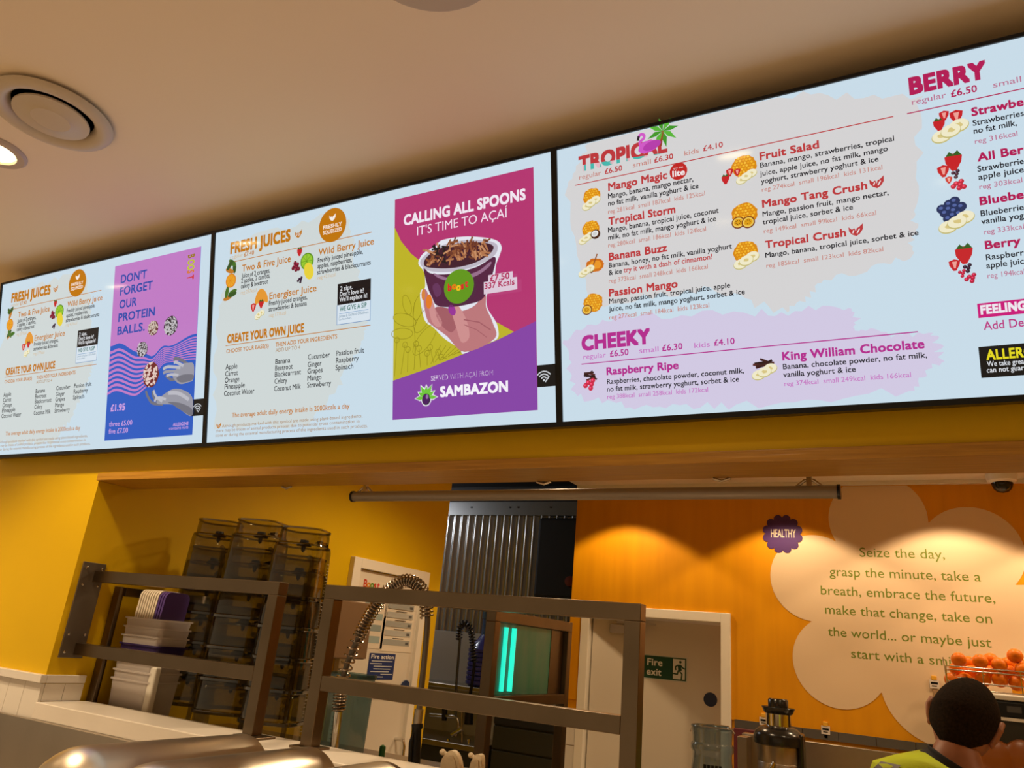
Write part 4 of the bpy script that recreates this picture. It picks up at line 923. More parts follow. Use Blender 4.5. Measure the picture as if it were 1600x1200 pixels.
# ------------------------------------------------------------------ blender jugs
def make_jug(label):
    j = thing('blender_jug', label, 'jug', (0, 0, 0))
    # upside down: the rim stands at z=0, the blade collar is on top
    body = [(.094, .0), (.094, .012), (.091, .014), (.088, .10), (.086, .170), (.083, .182), (.075, .188)]
    MB().shell(body, n=40, sq=4.2).build('jug_body', JUG, j, local=True)
    MB().shell([(.077, .188), (.077, .214), (.075, .234), (.073, .236)], n=40, sq=3.6).build('base_collar', JUG, j, local=True)
    for pr_, q_ in (([(.0945, .0), (.0965, .002), (.0965, .010), (.0945, .012)], 4.2), ([(.0775, .232), (.0785, .234), (.0785, .238), (.0765, .239)], 3.6), ([(.0835, .178), (.0845, .181), (.0825, .185)], 4)):
        MB().shell(pr_, n=40, sq=q_).build('rim_band', clear_plastic('smoky_rim', (.30, .29, .26), .35, .05, .1, (.08, .07, .06)), j, local=True)
    t = MB(); t.lathe([(.0001, .18), (.024, .181), (.026, .188), (.016, .194), (.014, .202), (.0001, .204)], n=20); t.lathe([(.008, .182), (.006, .165), (.0001, .160)], n=10)
    for k in range(5): t.box((-.050+.022*k, -.072, .189), (-.038+.022*k, -.060, .189+.008+.004*(k % 2)))
    t.box((-.062, -.066, .1885), (.062, -.058, .1915))
    t.build('blade_hub', BLACK, j, local=True)
    t = MB(); t.tube([(.088, .0, .03), (.118, 0, .035), (.126, 0, .06), (.124, 0, .13), (.112, 0, .15), (.083, 0, .152)], [.009]*6, 10); t.build('handle', JUG, j, local=True)
    t = MB()
    for k in range(9): t.box((.02, -.0888, .04+.011*k), (.02+(.022 if k % 3 == 0 else .013), -.0878, .0412+.011*k))
    t.build('measure_marks', WHITEPL, j, local=True)
    return j
jug0 = make_jug('x'); first = True
ords = ['bottom', 'second from the bottom', 'third from the bottom', 'third from the top', 'second from the top', 'topmost']
for sname, pxc, top, Y, rz in (('left', 347, 817, 2.02, 2.2), ('middle', 412, 817, 1.985, 1.9), ('right', 479, 829, 1.99, 2.0)):
    q = at_y(pxc, top, Y); pitch = (q.z-.236-ZS)/5
    for k in range(6):
        lb = '%s upside-down smoky blender jug in the %s of three stacks' % (ords[k], sname)
        loc = (q.x-.004*(5-k)*0, Y, ZS+pitch*k+.0005)
        if first: jug0.location = loc; jug0.rotation_euler = (0, 0, rz); jug0['label'] = lb; jug0['group'] = 'nested blender jugs'; first = False
        else: dup(jug0, loc, (0, 0, rz+random.uniform(-.03, .03)), lb, 'nested blender jugs')

# ------------------------------------------------------------------ tubs and lids
YT2 = 1.855
TH = .177
def make_tub(name, m):
    o = MB(); hw, hd, h = .100, .064, TH
    def ring(s, z, r=.016):
        P = []
        for cx, cy, a0 in ((1, 1, 0), (-1, 1, 90), (-1, -1, 180), (1, -1, 270)):
            for k in range(5):
                a = math.radians(a0+22.5*k); P.append(((cx*(hw*s-r))+r*math.cos(a), cy*(hd*s-r)+r*math.sin(a), z))
        return P
    prof = [(.84, .0), (.87, .003), (.955, h-.022), (.965, h-.020), (.97, h-.006), (1.035, h-.005), (1.035, h), (.955, h), (.94, h-.02), (.86, .006), (.84, .005)]
    vs = []; fs = []
    for s, z in prof: vs += ring(s, z)
    nn = 20
    for i in range(len(prof)-1):
        for k in range(nn): fs.append((i*nn+k, i*nn+(k+1) % nn, (i+1)*nn+(k+1) % nn, (i+1)*nn+k))
    fs.append(tuple(range(nn-1, -1, -1))); fs.append(tuple(range((len(prof)-1)*nn, len(prof)*nn)))
    o.add(vs, fs, 0, True); return o.build(name, m)
TX = at_y(193, 966, 1.79).x+.103
tub0 = make_tub('food_tub', TUB)
TSTEP = (1.623-TH-ZS)/7
TL = ['bottom translucent tub of the nested stack, its whole side showing', 'second translucent tub from the bottom of the nested stack', 'third translucent tub from the bottom of the nested stack', 'translucent tub just below the purple-rimmed tub', 'purple tub in the middle of the nested tub stack', 'translucent tub just above the purple-rimmed tub', 'second translucent tub from the top of the nested stack', 'top translucent tub with the lids standing in it']
for k in range(8):
    if k == 4: o = make_tub('food_tub', clear_plastic('purple_tub_plastic', (.30, .18, .55), .12, .25, .6, (.10, .06, .26)))
    else: o = tub0 if k == 0 else dup(tub0)
    o.location = (TX, YT2, ZS+.0005+TSTEP*k); tag(o, TL[k], 'tub', 'nested food tubs')
ubase = ZS+TSTEP*7+.012
def lid_mesh(thick, w_, h_, r, m, name):
    P = []
    for cx, cz, a0 in ((1, 1, 0), (-1, 1, 90), (-1, -1, 180), (1, -1, 270)):
        for k in range(6):
            a = math.radians(a0+18*k); P.append((0, cx*(w_-r)+r*math.cos(a), cz*(h_-r)+r*math.sin(a)))
    t = MB().prism(P, (thick, 0, 0), 0)
    P2 = [(p[0]-.0015, p[1]*.86, p[2]*.86) for p in P]; t.prism(P2, (.003, 0, 0)); return t.build(name, m)
lidt = at_y(238, 922, YT2).z; lh = (lidt-ubase)/2; lz = ubase+lh
l0 = lid_mesh(.0085, .050, lh, .022, CREAMPL, 'tub_lid')
xa = TX-.072
for k in range(8):
    o = l0 if k == 0 else dup(l0); o.location = (xa+.0125*k, YT2, lz); o.rotation_euler = (0, .07, 0)
    tag(o, ['leftmost', 'second from the left', 'third from the left', 'fourth from the left', 'fourth from the right', 'third from the right', 'second from the right', 'rightmost'][k]+' of the cream lids standing in the top tub', 'lid', 'lids standing in the top tub')
l1 = lid_mesh(.0085, .050, lh, .022, PURPLE, 'tub_lid')
for k in range(3):
    o = l1 if k == 0 else dup(l1); o.location = (xa+.100+.0125*k, YT2, lz-.003); o.rotation_euler = (0, .07, 0)
    tag(o, ['left', 'middle', 'right'][k]+' of the purple lids standing beside the cream lids', 'lid', 'lids standing in the top tub')
# chopping board on edge
a, b = at_y(222, 1112, 1.83), at_y(256, 1032, 1.83)
o = MB().box((-.015, -.012, 0), (.015, .012, .225), 0, .006).build('white_bar', mat('white_board', (.74, .70, .62), .5)); o.location = (at_y(226, 1112, 1.81).x+.014, 1.806, ZS+.0005)
tag(o, 'upright white plastic bar between the tubs and the left jug stack', 'bar')
# wall shelf frame behind tubs
zf = at_x(181, 916, -2.49).z
sf = thing('shelf_frame', 'steel corner frame with white top rail behind the food tubs', 'shelf', (-2.49, 1.78, ZS))
MB().box((-2.510, 1.764, ZS+.0005), (-2.474, 1.776, zf), 0, .002).build('post', STEELB, sf)
MB().box((-2.510, 1.777, ZS+.0005), (-2.500, 1.80, zf), 0, .002).build('post', STEELB, sf)
MB().box((-2.510, 1.80, zf-.03), (-2.49, 1.98, zf), 0, .002).build('side_rail', STEELB, sf)
MB().box((-2.489, 1.955, zf-.030), (-2.27, 1.98, zf-.003), 0, .003).build('top_rail', WHITEPL, sf)
MB().box((-2.510, 1.955, ZS+.0005), (-2.49, 1.98, zf-.031), 0, .002).build('post', STEELB, sf)
# ------------------------------------------------------------------ spring tap
YS = 1.93
def path(pxs, Y, k=8): return smooth([at_y(*p, Y) for p in pxs], k, False)
def coil(curve, r, pitch, wire, t0=0., t1=1.):
    L = [0]
    for a, b in zip(curve[:-1], curve[1:]): L.append(L[-1]+(b-a).length)
    tot = L[-1]; pts = []; ph = 0; s = tot*t0; last = None
    while s < tot*t1:
        i = 0
        while i < len(L)-2 and L[i+1] < s: i += 1
        u_ = (s-L[i])/max(L[i+1]-L[i], 1e-9); p = curve[i].lerp(curve[i+1], u_); d = (curve[i+1]-curve[i]).normalized()
        n1 = Vector((0, 1, 0)); n1 = (n1-d*n1.dot(d)).normalized(); n2 = d.cross(n1)
        pts.append(p+n1*r*math.cos(ph)+n2*r*math.sin(ph)); ph += 2*PI/12; s += (pitch(s/tot) if callable(pitch) else pitch)/12
    return MB().tube(pts, wire, 6)
tap = thing('spring_tap', 'tall chrome spring tap arching behind the freestanding rail', 'tap', tuple(at_y(522, 1176, YS)))
tap.location.z = ZS
b0 = at_y(521, 1178, YS)
MB().tube([(b0.x-.002, YS, ZS+.0005), (b0.x, YS, b0.z), at_y(529, 1112, YS)], .0125, 14).build('riser_pipe', CHROME, tap)
MB().lathe([(.03, 0), (.03, .012), (.02, .02), (.013, .022)], (b0.x-.002, YS, ZS+.0005), 20).build('base_flange', CHROME, tap)
cur = path([(529, 1112), (533, 1075), (540, 1045), (556, 1005), (578, 962), (604, 925), (630, 908), (650, 912), (664, 932), (668, 965), (665, 1010), (660, 1060), (655, 1108)], YS)
t = MB().tube(cur, .0085, 12); t.build('hose', mat('hose_grey', (.16, .14, .12), .4, .6), tap)
spr = path([(529, 1112), (533, 1075), (540, 1045), (556, 1005), (578, 962), (604, 925), (630, 908), (650, 912), (664, 932), (667, 965)], YS)
coil(spr, .0185, lambda u: .0085 if u < .16 else (.022 if u < .36 else .0104), .0028).build('spring', mat('spring_steel', (.42, .36, .30), .2, 1), tap)
t = MB().tube([at_y(655, 1108, YS), at_y(652, 1132, YS)], .0125, 14); t.build('hose_fitting', STEEL, tap)
sp = MB().tube([at_y(652, 1131, YS), at_y(652, 1136, YS), at_y(651, 1140, YS), at_y(648, 1192, YS), at_y(647, 1225, YS)], [.016, .016, .0135, .0155, .013], 14).build('spray_handle', BLACK, tap)
MB().tube([at_y(646, 1146, YS-.012), at_y(642, 1160, YS-.018), at_y(640, 1195, YS-.018)], [.004, .006, .005], 8).build('trigger', BLACK, sp)
# teal jug behind the tap
YJ = 2.10
q0, q1 = at_y(505, 1120, YJ), at_y(562, 1120, YJ); zt = at_y(530, 1052, YJ).z
tj = thing('measuring_jug', 'square teal plastic jug behind the spring tap', 'jug', ((q0.x+q1.x)/2, YJ, ZS))
rr = (q1.x-q0.x)/2
MB().shell([(.001, .001), (rr*.9, .001), (rr*.93, .01), (rr*.98, zt-ZS-.03), (rr*1.0, zt-ZS)], ((q0.x+q1.x)/2, YJ, ZS), 40, 0, 6).build('jug_body', TEALP, tj)
MB().shell([(rr*1.0, zt-ZS-.012), (rr*1.05, zt-ZS-.008), (rr*1.05, zt-ZS+.004), (rr*1.0, zt-ZS+.004)], ((q0.x+q1.x)/2, YJ, ZS), 40, 0, 6).build('jug_rim', TEALP, tj)
t = MB()
for k in range(12): t.box(((q0.x+q1.x)/2+rr*.35, YJ-rr*1.0-.001, ZS+.05+.012*k), ((q0.x+q1.x)/2+rr*.75, YJ-rr*1.0+.001, ZS+.0515+.012*k))
t.build('measure_marks', mat('teal_ink', (.03, .08, .10), .5), tj)
# green bottle, cream press levers, small foot
q = at_y(597, 1175, 2.30); gb = thing('green_bottle', 'green round-topped bottle just over the sill by the door', 'bottle', (q.x, 2.30, ZS))
MB().lathe([(.0105, .0005), (.0105, .03), (.0102, .034), (.010, .036)], (q.x, 2.30, ZS), 20).build('bottle_body', mat('green_clear', (.02, .14, .04), .3), gb)
zt = at_y(597, 1163, 2.30).z-ZS
MB().lathe([(.0105, .030), (.0108, zt-.012), (.008, zt-.004), (.0001, zt)], (q.x, 2.30, ZS), 20).build('cap', mat('green_cap', (.01, .16, .035), .35), gb)
def lever(arm, knob, r, label):
    Y = 1.86; P = [at_y(*p, Y) for p in arm]
    o = thing('press_lever', label, 'press', ((P[0].x+P[-1].x)/2, Y, ZS), group='cream press levers by the rail')
    P = smooth(P, 4, False); pts = [Vector((p.x, Y-.010, p.z)) for p in P]+[Vector((P[-1].x, Y-.010, ZS+.001)), Vector((P[0].x, Y-.010, ZS+.001))]
    CR_ = mat('cream_resin', (.62, .50, .34), .4, bump=(60, .4))
    MB().prism(pts, (0, .020, 0)).build('lever_arm', CR_, o)
    mid = P[len(P)//2]; MB().prism([Vector((mid.x+(p.x-mid.x)*.55, Y-.0125, mid.z-.012+(p.z-mid.z)*.55)) for p in P], (0, .0025, 0)).build('raised_rib', CR_, o)
    c = at_y(*knob, Y); t = MB().ball((c.x, Y-.004, c.z), (r, r, r*.9), 14); e = at_y(knob[0]+8, knob[1]+5, Y); t.tube([(c.x, Y-.003, c.z), (e.x, Y-.003, e.z), (e.x+.01, Y-.003, e.z-.006)], r*.62, 10); t.build('knob', CR_, o)
lever([(690, 1215), (692, 1190), (699, 1178), (707, 1172), (714, 1176), (719, 1186), (722, 1204), (722, 1220)], (693, 1175), .0085, 'larger cream press lever beside the hanging spray handle')
lever([(735, 1218), (737, 1196), (742, 1184), (748, 1178), (754, 1181), (755, 1196), (754, 1218)], (737, 1180), .0075, 'smaller cream press lever next to the teal panel rail')
q = at_y(572, 1180, 2.22); o = MB().box((q.x-.05, 2.19, ZS+.0005), (q.x+.03, 2.25, q.z), 0, .003).build('steel_block', DARKMETAL); tag(o, 'small dark steel block behind the sill beside the teal jug', 'block')

# ------------------------------------------------------------------ customer side counter and roll-top lids
ct = thing('counter', 'stainless front counter below the tiled ledge', 'counter', (-2, 1.2, 0))
MB().box((-4.5, 1.572, .9), (2.9, 1.590, 1.298), 0, .002).build('splash_panel', STEEL, ct)
MB().box((-4.5, .75, 1.06), (2.9, 1.571, 1.10), 0, .004).build('counter_top', STEEL, ct)
MB().box((-4.5, .80, .02), (2.9, 1.56, 1.058)).build('counter_front', mat('counter_wood', (.25, .13, .06), .5), ct)
def roll_lid(xc, ya_, yb_, ztop, r, label):
    o = thing('roll_top_lid', label, 'lid', (xc, (ya_+yb_)/2, 1.10), group='steel roll-top lids')
    vs, fs = [], []; n = 24; N = 0; rows = []
    ys = [(yb_, 1), (yb_-.002, 1)]+[(ya_+r*.9*(1-math.sin(a*PI/2/8)), math.cos(a*PI/2/8)) for a in range(0, 9)]
    for y, k in ys:
        row = []
        for j in range(n+1):
            a = PI*j/n; row.append((xc+r*math.cos(a)*(.25+.75*k), y, ztop-r*(1-math.sin(a)*(.0+k)) if True else 0))
        rows.append(row)
    for R_ in rows: vs += R_
    for i in range(len(rows)-1):
        for j in range(n): fs.append((i*(n+1)+j, i*(n+1)+j+1, (i+1)*(n+1)+j+1, (i+1)*(n+1)+j))
    t = MB().add(vs, fs, 0, True); t.add(rows[0], [tuple(range(n+1))], 0)
    t.build('lid_dome', mat('worn_steel', (.62, .55, .45), .33, 1, bump=(9, .08)), o)
    MB().box((xc-r, ya_+.05, 1.1005), (xc+r, yb_, ztop-r)).build('lid_skirt', STEEL, o)
    MB().box((xc-r-.002, yb_-.006, ztop-r), (xc+r+.002, yb_+.003, ztop-r+.006)).build('rear_edge', STEEL, o)
roll_lid(-1.535, 1.02, 1.54, 1.378, .105, 'left curved steel roll-top lid at bottom of the photo')
roll_lid(-1.315, 1.02, 1.54, 1.378, .105, 'middle curved steel roll-top lid below the spring tap')
roll_lid(-1.095, 1.02, 1.54, 1.378, .105, 'right curved steel roll-top lid only just showing')

# ------------------------------------------------------------------ alcove at the back
YA = 5.86
zsh = at_y(715, 1069, 5.6).z
sk = thing('sink_unit', 'steel sink splashback and shelf below the corrugated wall', 'sink', (-3.3, 5.7, 0))
ztp = at_y(700, 986, YA).z
MB().box((-4.6, YA-.012, .6), (XO-.02, YA, ztp), 0, .002).build('splashback', mat('pale_steel', (.52, .50, .47), .38, .35, bump=(4, .1)), sk)
MB().box((-4.6, 5.45, zsh-.03), (XO-.72, YA-.013, zsh), 0, .004).build('shelf', STEEL, sk)
MB().box((-4.6, 5.30, .02), (XO-.72, YA-.013, .88), 0, .004).build('cabinet', mat('cabinet_dark', (.03, .03, .032), .4), sk)
MB().box((-4.6, 5.28, .881), (XO-.72, YA-.013, .92), 0, .004).build('basin_top', STEEL, sk)
YP = 5.35
t2 = thing('spring_tap', 'small dark spring tap in front of the corrugated wall', 'tap', (at_y(712, 1068, YP).x, YP, .92))
MB().tube([at_y(712, 1120, YP), at_y(713, 1068, YP), at_y(719, 995, YP)], .010, 10).build('riser_pipe', DARKMETAL, t2)
cur = path([(717, 1000), (719, 980), (727, 974), (735, 983), (739, 1005), (741, 1040), (734, 1090)], YP)
MB().tube(cur, .012, 10).build('hose', BLACK, t2)
coil(path([(717, 1000), (719, 980), (727, 974), (735, 983), (739, 1005), (741, 1035)], YP), .024, .022, .005).build('spring', DARKMETAL, t2)
MB().tube([at_y(735, 1085, YP), at_y(732, 1132, YP)], [.032, .034], 14).build('spray_handle', BLACK, t2)
MB().tube([at_y(694, 1126, YP), at_y(695, 1108, YP), at_y(694, 1092, YP)], [.02, .022, .012], 10).build('valve', BLACK, t2)
t = MB().tube(path([(672, 1117), (700, 1119), (713, 1122), (716, 1135), (712, 1150)], YP), .012, 10); t.tube([at_y(722, 1160, YP), at_y(722, 1100, YP)], .008, 8); t.build('pipework', STEEL, t2)
t = MB().tube([at_y(706, 1148, YP), at_y(722, 1138, YP)], .02, 10); t.tube([at_y(700, 1155, YP), at_y(703, 1172, YP)], .014, 8); t.tube([at_y(704, 1165, YP), at_y(732, 1168, YP)], .016, 10); t.tube([at_y(733, 1155, YP), at_y(729, 1195, YP), (at_y(729, 1195, YP).x, YP, .921)], .012, 10); t.build('mixer_body', CHROME, t2)
# big blue bottle
YBt = 5.60; q = at_y(756, 1070, YBt); bw = thing('water_bottle', 'big ribbed dark blue water bottle left of the teal panel', 'bottle', (q.x, YBt, zsh))
zt = at_y(765, 957, YBt).z-zsh; sc_ = zt/.50
pr = [(.12, .0005)]
for k in range(8): pr += [(.150, .02+.030*k), (.150, .036+.030*k), (.141, .042+.030*k)]
pr = [(r, h*sc_) for r, h in pr]+[(.13, .278*sc_), (.09, .31*sc_), (.062, .345*sc_)]
MB().lathe(pr, (q.x, YBt, zsh), 32).build('bottle_body', BLUEB, bw)
MB().lathe([(.062, .345*sc_), (.058, .39*sc_), (.056, .48*sc_)], (q.x, YBt, zsh), 24).build('bottle_neck', mat('blue_neck', (.05, .10, .20), .25), bw)
MB().lathe([(.064, .455*sc_), (.064, .5*sc_), (.0001, .502*sc_)], (q.x, YBt, zsh), 24).build('cap', mat('blue_cap', (.04, .09, .13), .4), bw)
# black cabinet high on the corrugated wall, and red knob
YK = 5.70; a, b = at_y(841, 808, YK), at_y(905, 938, YK)
kc = thing('black_cabinet', 'tall black panel hanging on the corrugated wall', 'cabinet', ((a.x+XO)/2, YK, b.z))
MB().box((a.x, YK, b.z), (XO-.005, CY-.035, a.z), 0, .03).build('cabinet_body', BLACKM, kc)
q = at_y(889, 908, YK-.03); MB().lathe([(.0001, -.03), (.04, -.025), (.045, 0), (.04, .03)], (q.x, YK-.0, q.z), 20, 0, 'y').build('red_knob', mat('red_knob', (.14, .01, .01), .4), kc)
# dark oven behind the short rail
YO = 5.22; a, b = at_y(776, 1088, YO), at_y(884, 1098, YO)
ov = thing('oven', 'dark oven seen below the glowing teal panel', 'oven', ((a.x+XO)/2, 5.4, 0))
zt = at_y(800, 1108, YO).z
MB().box((a.x, YO, .05), (XO-.015, 5.75, zt), 0, .008).build('oven_body', mat('oven_dark', (.035, .036, .032), .35, .3), ov)
MB().box((a.x+.005, YO-.02, zt-.11), (XO-.02, YO-.001, zt-.03), 0, .006).build('control_strip', BLACKM, ov)
MB().box((a.x+.005, YO-.018, .15), (XO-.02, YO-.001, zt-.28), 0, .006).build('oven_door', mat('oven_dark', ()), ov)
MB().box((a.x+.005, YO-.018, zt-.27), (XO-.02, YO-.001, zt-.12), 0, .006).build('drawer', mat('oven_dark', ()), ov)

# ------------------------------------------------------------------ right side: back counter
ZC = .92
bc = thing('back_counter', 'steel back counter with splashback under the orange wall', 'counter', (.8, 4.8, 0))
MB().box((-1.1, 4.20, ZC-.04), (2.9, 5.17, ZC), 0, .004).build('counter_slab', STEEL, bc)
MB().box((-1.1, 4.25, .02), (2.9, 5.15, ZC-.041)).build('cabinet', mat('cabinet_grey', (.2, .18, .16)), bc)
zs = at_y(1300, 1163, 5.17).z
MB().box((-.82, 5.155, ZC+.001), (2.9, 5.185, zs), 0, .003).build('splashback', STEEL, bc)
# juicer
YJc = 4.45; q = at_y(1217, 1150, YJc); u = .00326
zpx = lambda y: at_y(1217, y, YJc).z
jc = thing('juicer', 'steel and black centrifugal juicer with a hat-shaped pusher', 'juicer', (q.x, YJc, ZC))
C0 = (q.x, YJc, 0)
MB().lathe([(33*u, ZC+.0005), (34*u, ZC+.05), (33*u, zpx(1192)), (32.5*u, zpx(1191)), (33*u, zpx(1190)), (32.5*u, zpx(1163))], C0, 40).build('motor_housing', STEEL, jc)
MB().lathe([(33*u, zpx(1165)), (38*u, zpx(1163)), (38.5*u, zpx(1150)), (36*u, zpx(1144)), (28*u, zpx(1137)), (20*u, zpx(1134))], C0, 40).build('bowl_cover', mat('juicer_black', (.012, .011, .010), .22), jc)
MB().lathe([(19.5*u, zpx(1138)), (19.5*u, zpx(1113))], C0, 32).build('feed_chute', CHROME, jc)
MB().lathe([(19*u, zpx(1116)), (22*u, zpx(1114)), (25.5*u, zpx(1106)), (25*u, zpx(1105)), (15.5*u, zpx(1109)), (15.5*u, zpx(1094)), (14*u, zpx(1092)), (.0001, zpx(1091.5))], C0, 36).build('pusher', mat('juicer_black', ()), jc)
t = MB().tube([(q.x-.01, YJc-33*u-.004, zpx(1189)), (q.x-.02, YJc-33*u-.02, zpx(1200)), (q.x-.02, YJc-33*u-.02, zpx(1225))], .009, 10); t.build('clamp_arm', CHROME, jc)
t = MB().box((q.x+30*u, YJc-.05, zpx(1200)), (q.x+38*u, YJc+.05, zpx(1142)), 0, .012); t.build('side_bracket', mat('juicer_black', ()), jc)
# water jug with bail handle
YW = 4.62; q = at_y(1113, 1140, YW); u = .00342; zp = lambda y: at_y(1113, y, YW).z
wj = thing('water_jug', 'clear ribbed water jug with wire handle before the fire exit door', 'jug', (q.x, YW, ZC)); C0 = (q.x, YW, 0)
MB().shell([(.001, ZC+.002), (30*u, ZC+.002), (33*u, ZC+.03), (33*u, zp(1200)), (31*u, zp(1188)), (31*u, zp(1176)), (34*u, zp(1172)), (34*u, zp(1164)), (31*u, zp(1160)), (32*u, zp(1146)), (33*u, zp(1138)), (32*u, zp(1134)), (26*u, zp(1134))], C0, 40).build('jug_body', CLEAR, wj)
MB().tube([(q.x+32.5*u*math.cos(a*PI/16), YW+32.5*u*math.sin(a*PI/16), zp(1136)) for a in range(32)], .006, 8, closed=True).build('rim_ring', CLEAR, wj)
MB().tube([(q.x-36*u, YW, zp(1147)), (q.x-30*u, YW-.03, zp(1137)), (q.x, YW-.06, zp(1131)), (q.x+28*u, YW-.03, zp(1131)), (q.x+36*u, YW, zp(1142))], .004, 8).build('wire_handle', CHROME, wj)
t = MB()
for k in range(5):
    a = -PI/2+.18*(k-2)+.25; t.add([(q.x+33.6*u*math.cos(a+d), YW+33.6*u*math.sin(a+d), z) for d, z in ((-.07, zp(1208)), (.07, zp(1208)), (.07, zp(1192)), (-.07, zp(1192)))], [(0, 1, 2, 3)])
t.build('printed_label', BLACK, wj)
# steel box and maroon board
q = at_y(1166, 1148, 4.5); a, b = at_y(1152, 1150, 4.5), at_y(1181, 1150, 4.5)
sb = thing('steel_container', 'narrow steel container between the water jug and the juicer', 'container', (q.x, 4.55, ZC))
MB().box((a.x, 4.5, ZC+.0005), (a.x+.05, 4.62, a.z), 0, .003).build('box_body', STEEL, sb)
MB().box((a.x, 4.62, ZC+.0005), (b.x-.01, 4.70, a.z+.01), 0, .003).build('box_back', STEEL, sb)
a, b = at_y(1146, 1137, 5.1), at_y(1182, 1141, 5.1)
o = MB().box((a.x, 5.10, ZC+.0005), (b.x+.02, 5.125, a.z), 0, .003).build('maroon_board', mat('maroon', (.12, .02, .03), .4)); tag(o, 'maroon board standing behind the steel container', 'board')

# orange juicing machine
YM = 4.70; q = at_y(1476, 1076, YM); xm = q.x; zm = q.z
om = thing('orange_press', 'white-topped orange press with black display under the basket', 'machine', (xm+.35, 4.9, ZC))
zq = lambda y: at_y(1580, y, YM).z
MB().box((xm, YM, zq(1095)), (xm+.70, 5.14, zm), 0, .008).build('top_cover', WHITEPL, om)
MB().box((xm+.02, YM+.02, ZC+.0005), (xm+.68, 5.12, zq(1095)-.001), 0, .004).build('machine_body', mat('machine_dark', (.02, .018, .012), .3), om)
a = at_y(1554, 1100, YM); dp = MB().box((a.x-.02, YM+.002, zq(1121)), (xm+.66, YM+.019, zq(1098)), 0, .003).build('display_panel', BLACK, om)
a, b = at_y(1573, 1103, YM), at_y(1597, 1115, YM); MB().box((a.x, YM, b.z), (b.x, YM+.0015, a.z)).build('display', mat('display_grey', (.06, .055, .05), .2), dp)
MB().box((xm+.02, YM-.002, zq(1127)), (xm+.68, YM+.019, zq(1122)), 0, .001).build('trim_strip', WHITEPL, om)
for px in (1560, 1600):
    c = at_y(px, 1185, YM); MB().lathe([(.0001, -.012), (.06, -.006), (.078, .004), (.082, .019)], (c.x, YM, c.z), 28, 0, 'y').build('squeezer_cup', mat('amber_cup', (.30, .09, .012), .3), om)
# wire basket and oranges
zb = zm; YB0, YB1 = YM+.02, 5.13
bx0 = xm+.015; bx1 = xm+.66; ztb = at_y(1480, 1040, YB0).z
wb = thing('wire_basket', 'chrome wire basket of oranges on the white machine top', 'basket', ((bx0+bx1)/2, (YB0+YB1)/2, zb))
t = MB(); hh = ztb-zb
for z in (zb+.006, zb+.36*hh, zb+.85*hh, zb+hh): t.tube([(bx0, YB0, z), (bx1, YB0, z), (bx1, YB1, z), (bx0, YB1, z)], .0035, 8, closed=True)
for k in range(5): 
    x = bx0+(bx1-bx0)*k/4
    t.tube([(x, YB0, zb+.003), (x, YB0, zb+hh)], .003, 6); t.tube([(x, YB0, zb+.006), (x, YB1, zb+.006)], .003, 6)
t.tube([(bx0, YB0, zb+.003), (bx0-.01, YB0-.005, zb+hh+.04)], .003, 6)
t.build('wires', CHROME, wb)
a, b = at_y(1496, 1058, YB0-.006), at_y(1523, 1068, YB0-.006)
MB().tube([(a.x, YB0-.006, b.z), (b.x, YB0-.006, b.z), (b.x, YB0-.006, a.z), (a.x, YB0-.006, a.z)], .0025, 6, closed=True).build('price_holder', CHROME, wb)
OP = [(1000, 440), (1110, 440), (1260, 435), (1400, 440), (1540, 470), (1040, 350), (1165, 375), (1315, 380), (1480, 380), (1590, 360), (1250, 345), (1055, 270), (1140, 300), (1235, 285), (1325, 275), (1395, 315), (1470, 310), (1570, 322), (1525, 240)]
OR = .0365; placed = []
o0 = None
dsc = ['front row far left', 'front row second from left', 'front row third from left', 'front row fourth from left', 'front row at the photo edge', 'second row far left', 'second row second from left', 'second row third from left', 'second row fourth from left', 'second row at the photo edge', 'small gap above the front row', 'top row far left', 'top row second from left', 'top row third from left', 'top row fourth from left', 'top row fifth from left', 'top row sixth from left', 'top row at the photo edge', 'highest of all on the heap']
for i, (cx, cy) in enumerate(OP):
    best = None
    for k in range(70):
        Y = YB0+OR+.004+.005*k
        p = at_y(1300+cx/5.333, 980+cy/5.333, Y)
        if p.z < zb+OR+.006: p.z = zb+OR+.008
        dmin = min([(p-r).length for r in placed] or [9])
        if dmin >= 2*OR*.985: best = p; break
    if best is None: best = at_y(1300+cx/5.333, 980+cy/5.333, 5.05)
    placed.append(best)
    if o0 is None:
        o0 = thing('orange', '', 'orange', tuple(best)); MB().ball((0, 0, 0), (OR, OR, OR*.97), 24).build('peel', ORANGEF, o0, local=True)
        MB().lathe([(.004, OR*.95), (.0035, OR*.985), (.0001, OR*.99)], n=8).build('stem_button', mat('stem_green', (.16, .14, .03), .6), o0, local=True); o = o0
    else: o = dup(o0)
    o.location = best; o.rotation_euler = (random.uniform(-1.2, 1.2), random.uniform(-1, 1), random.uniform(0, 6)); tag(o, 'orange in the wire basket, '+dsc[i], 'orange', 'oranges in the wire basket')

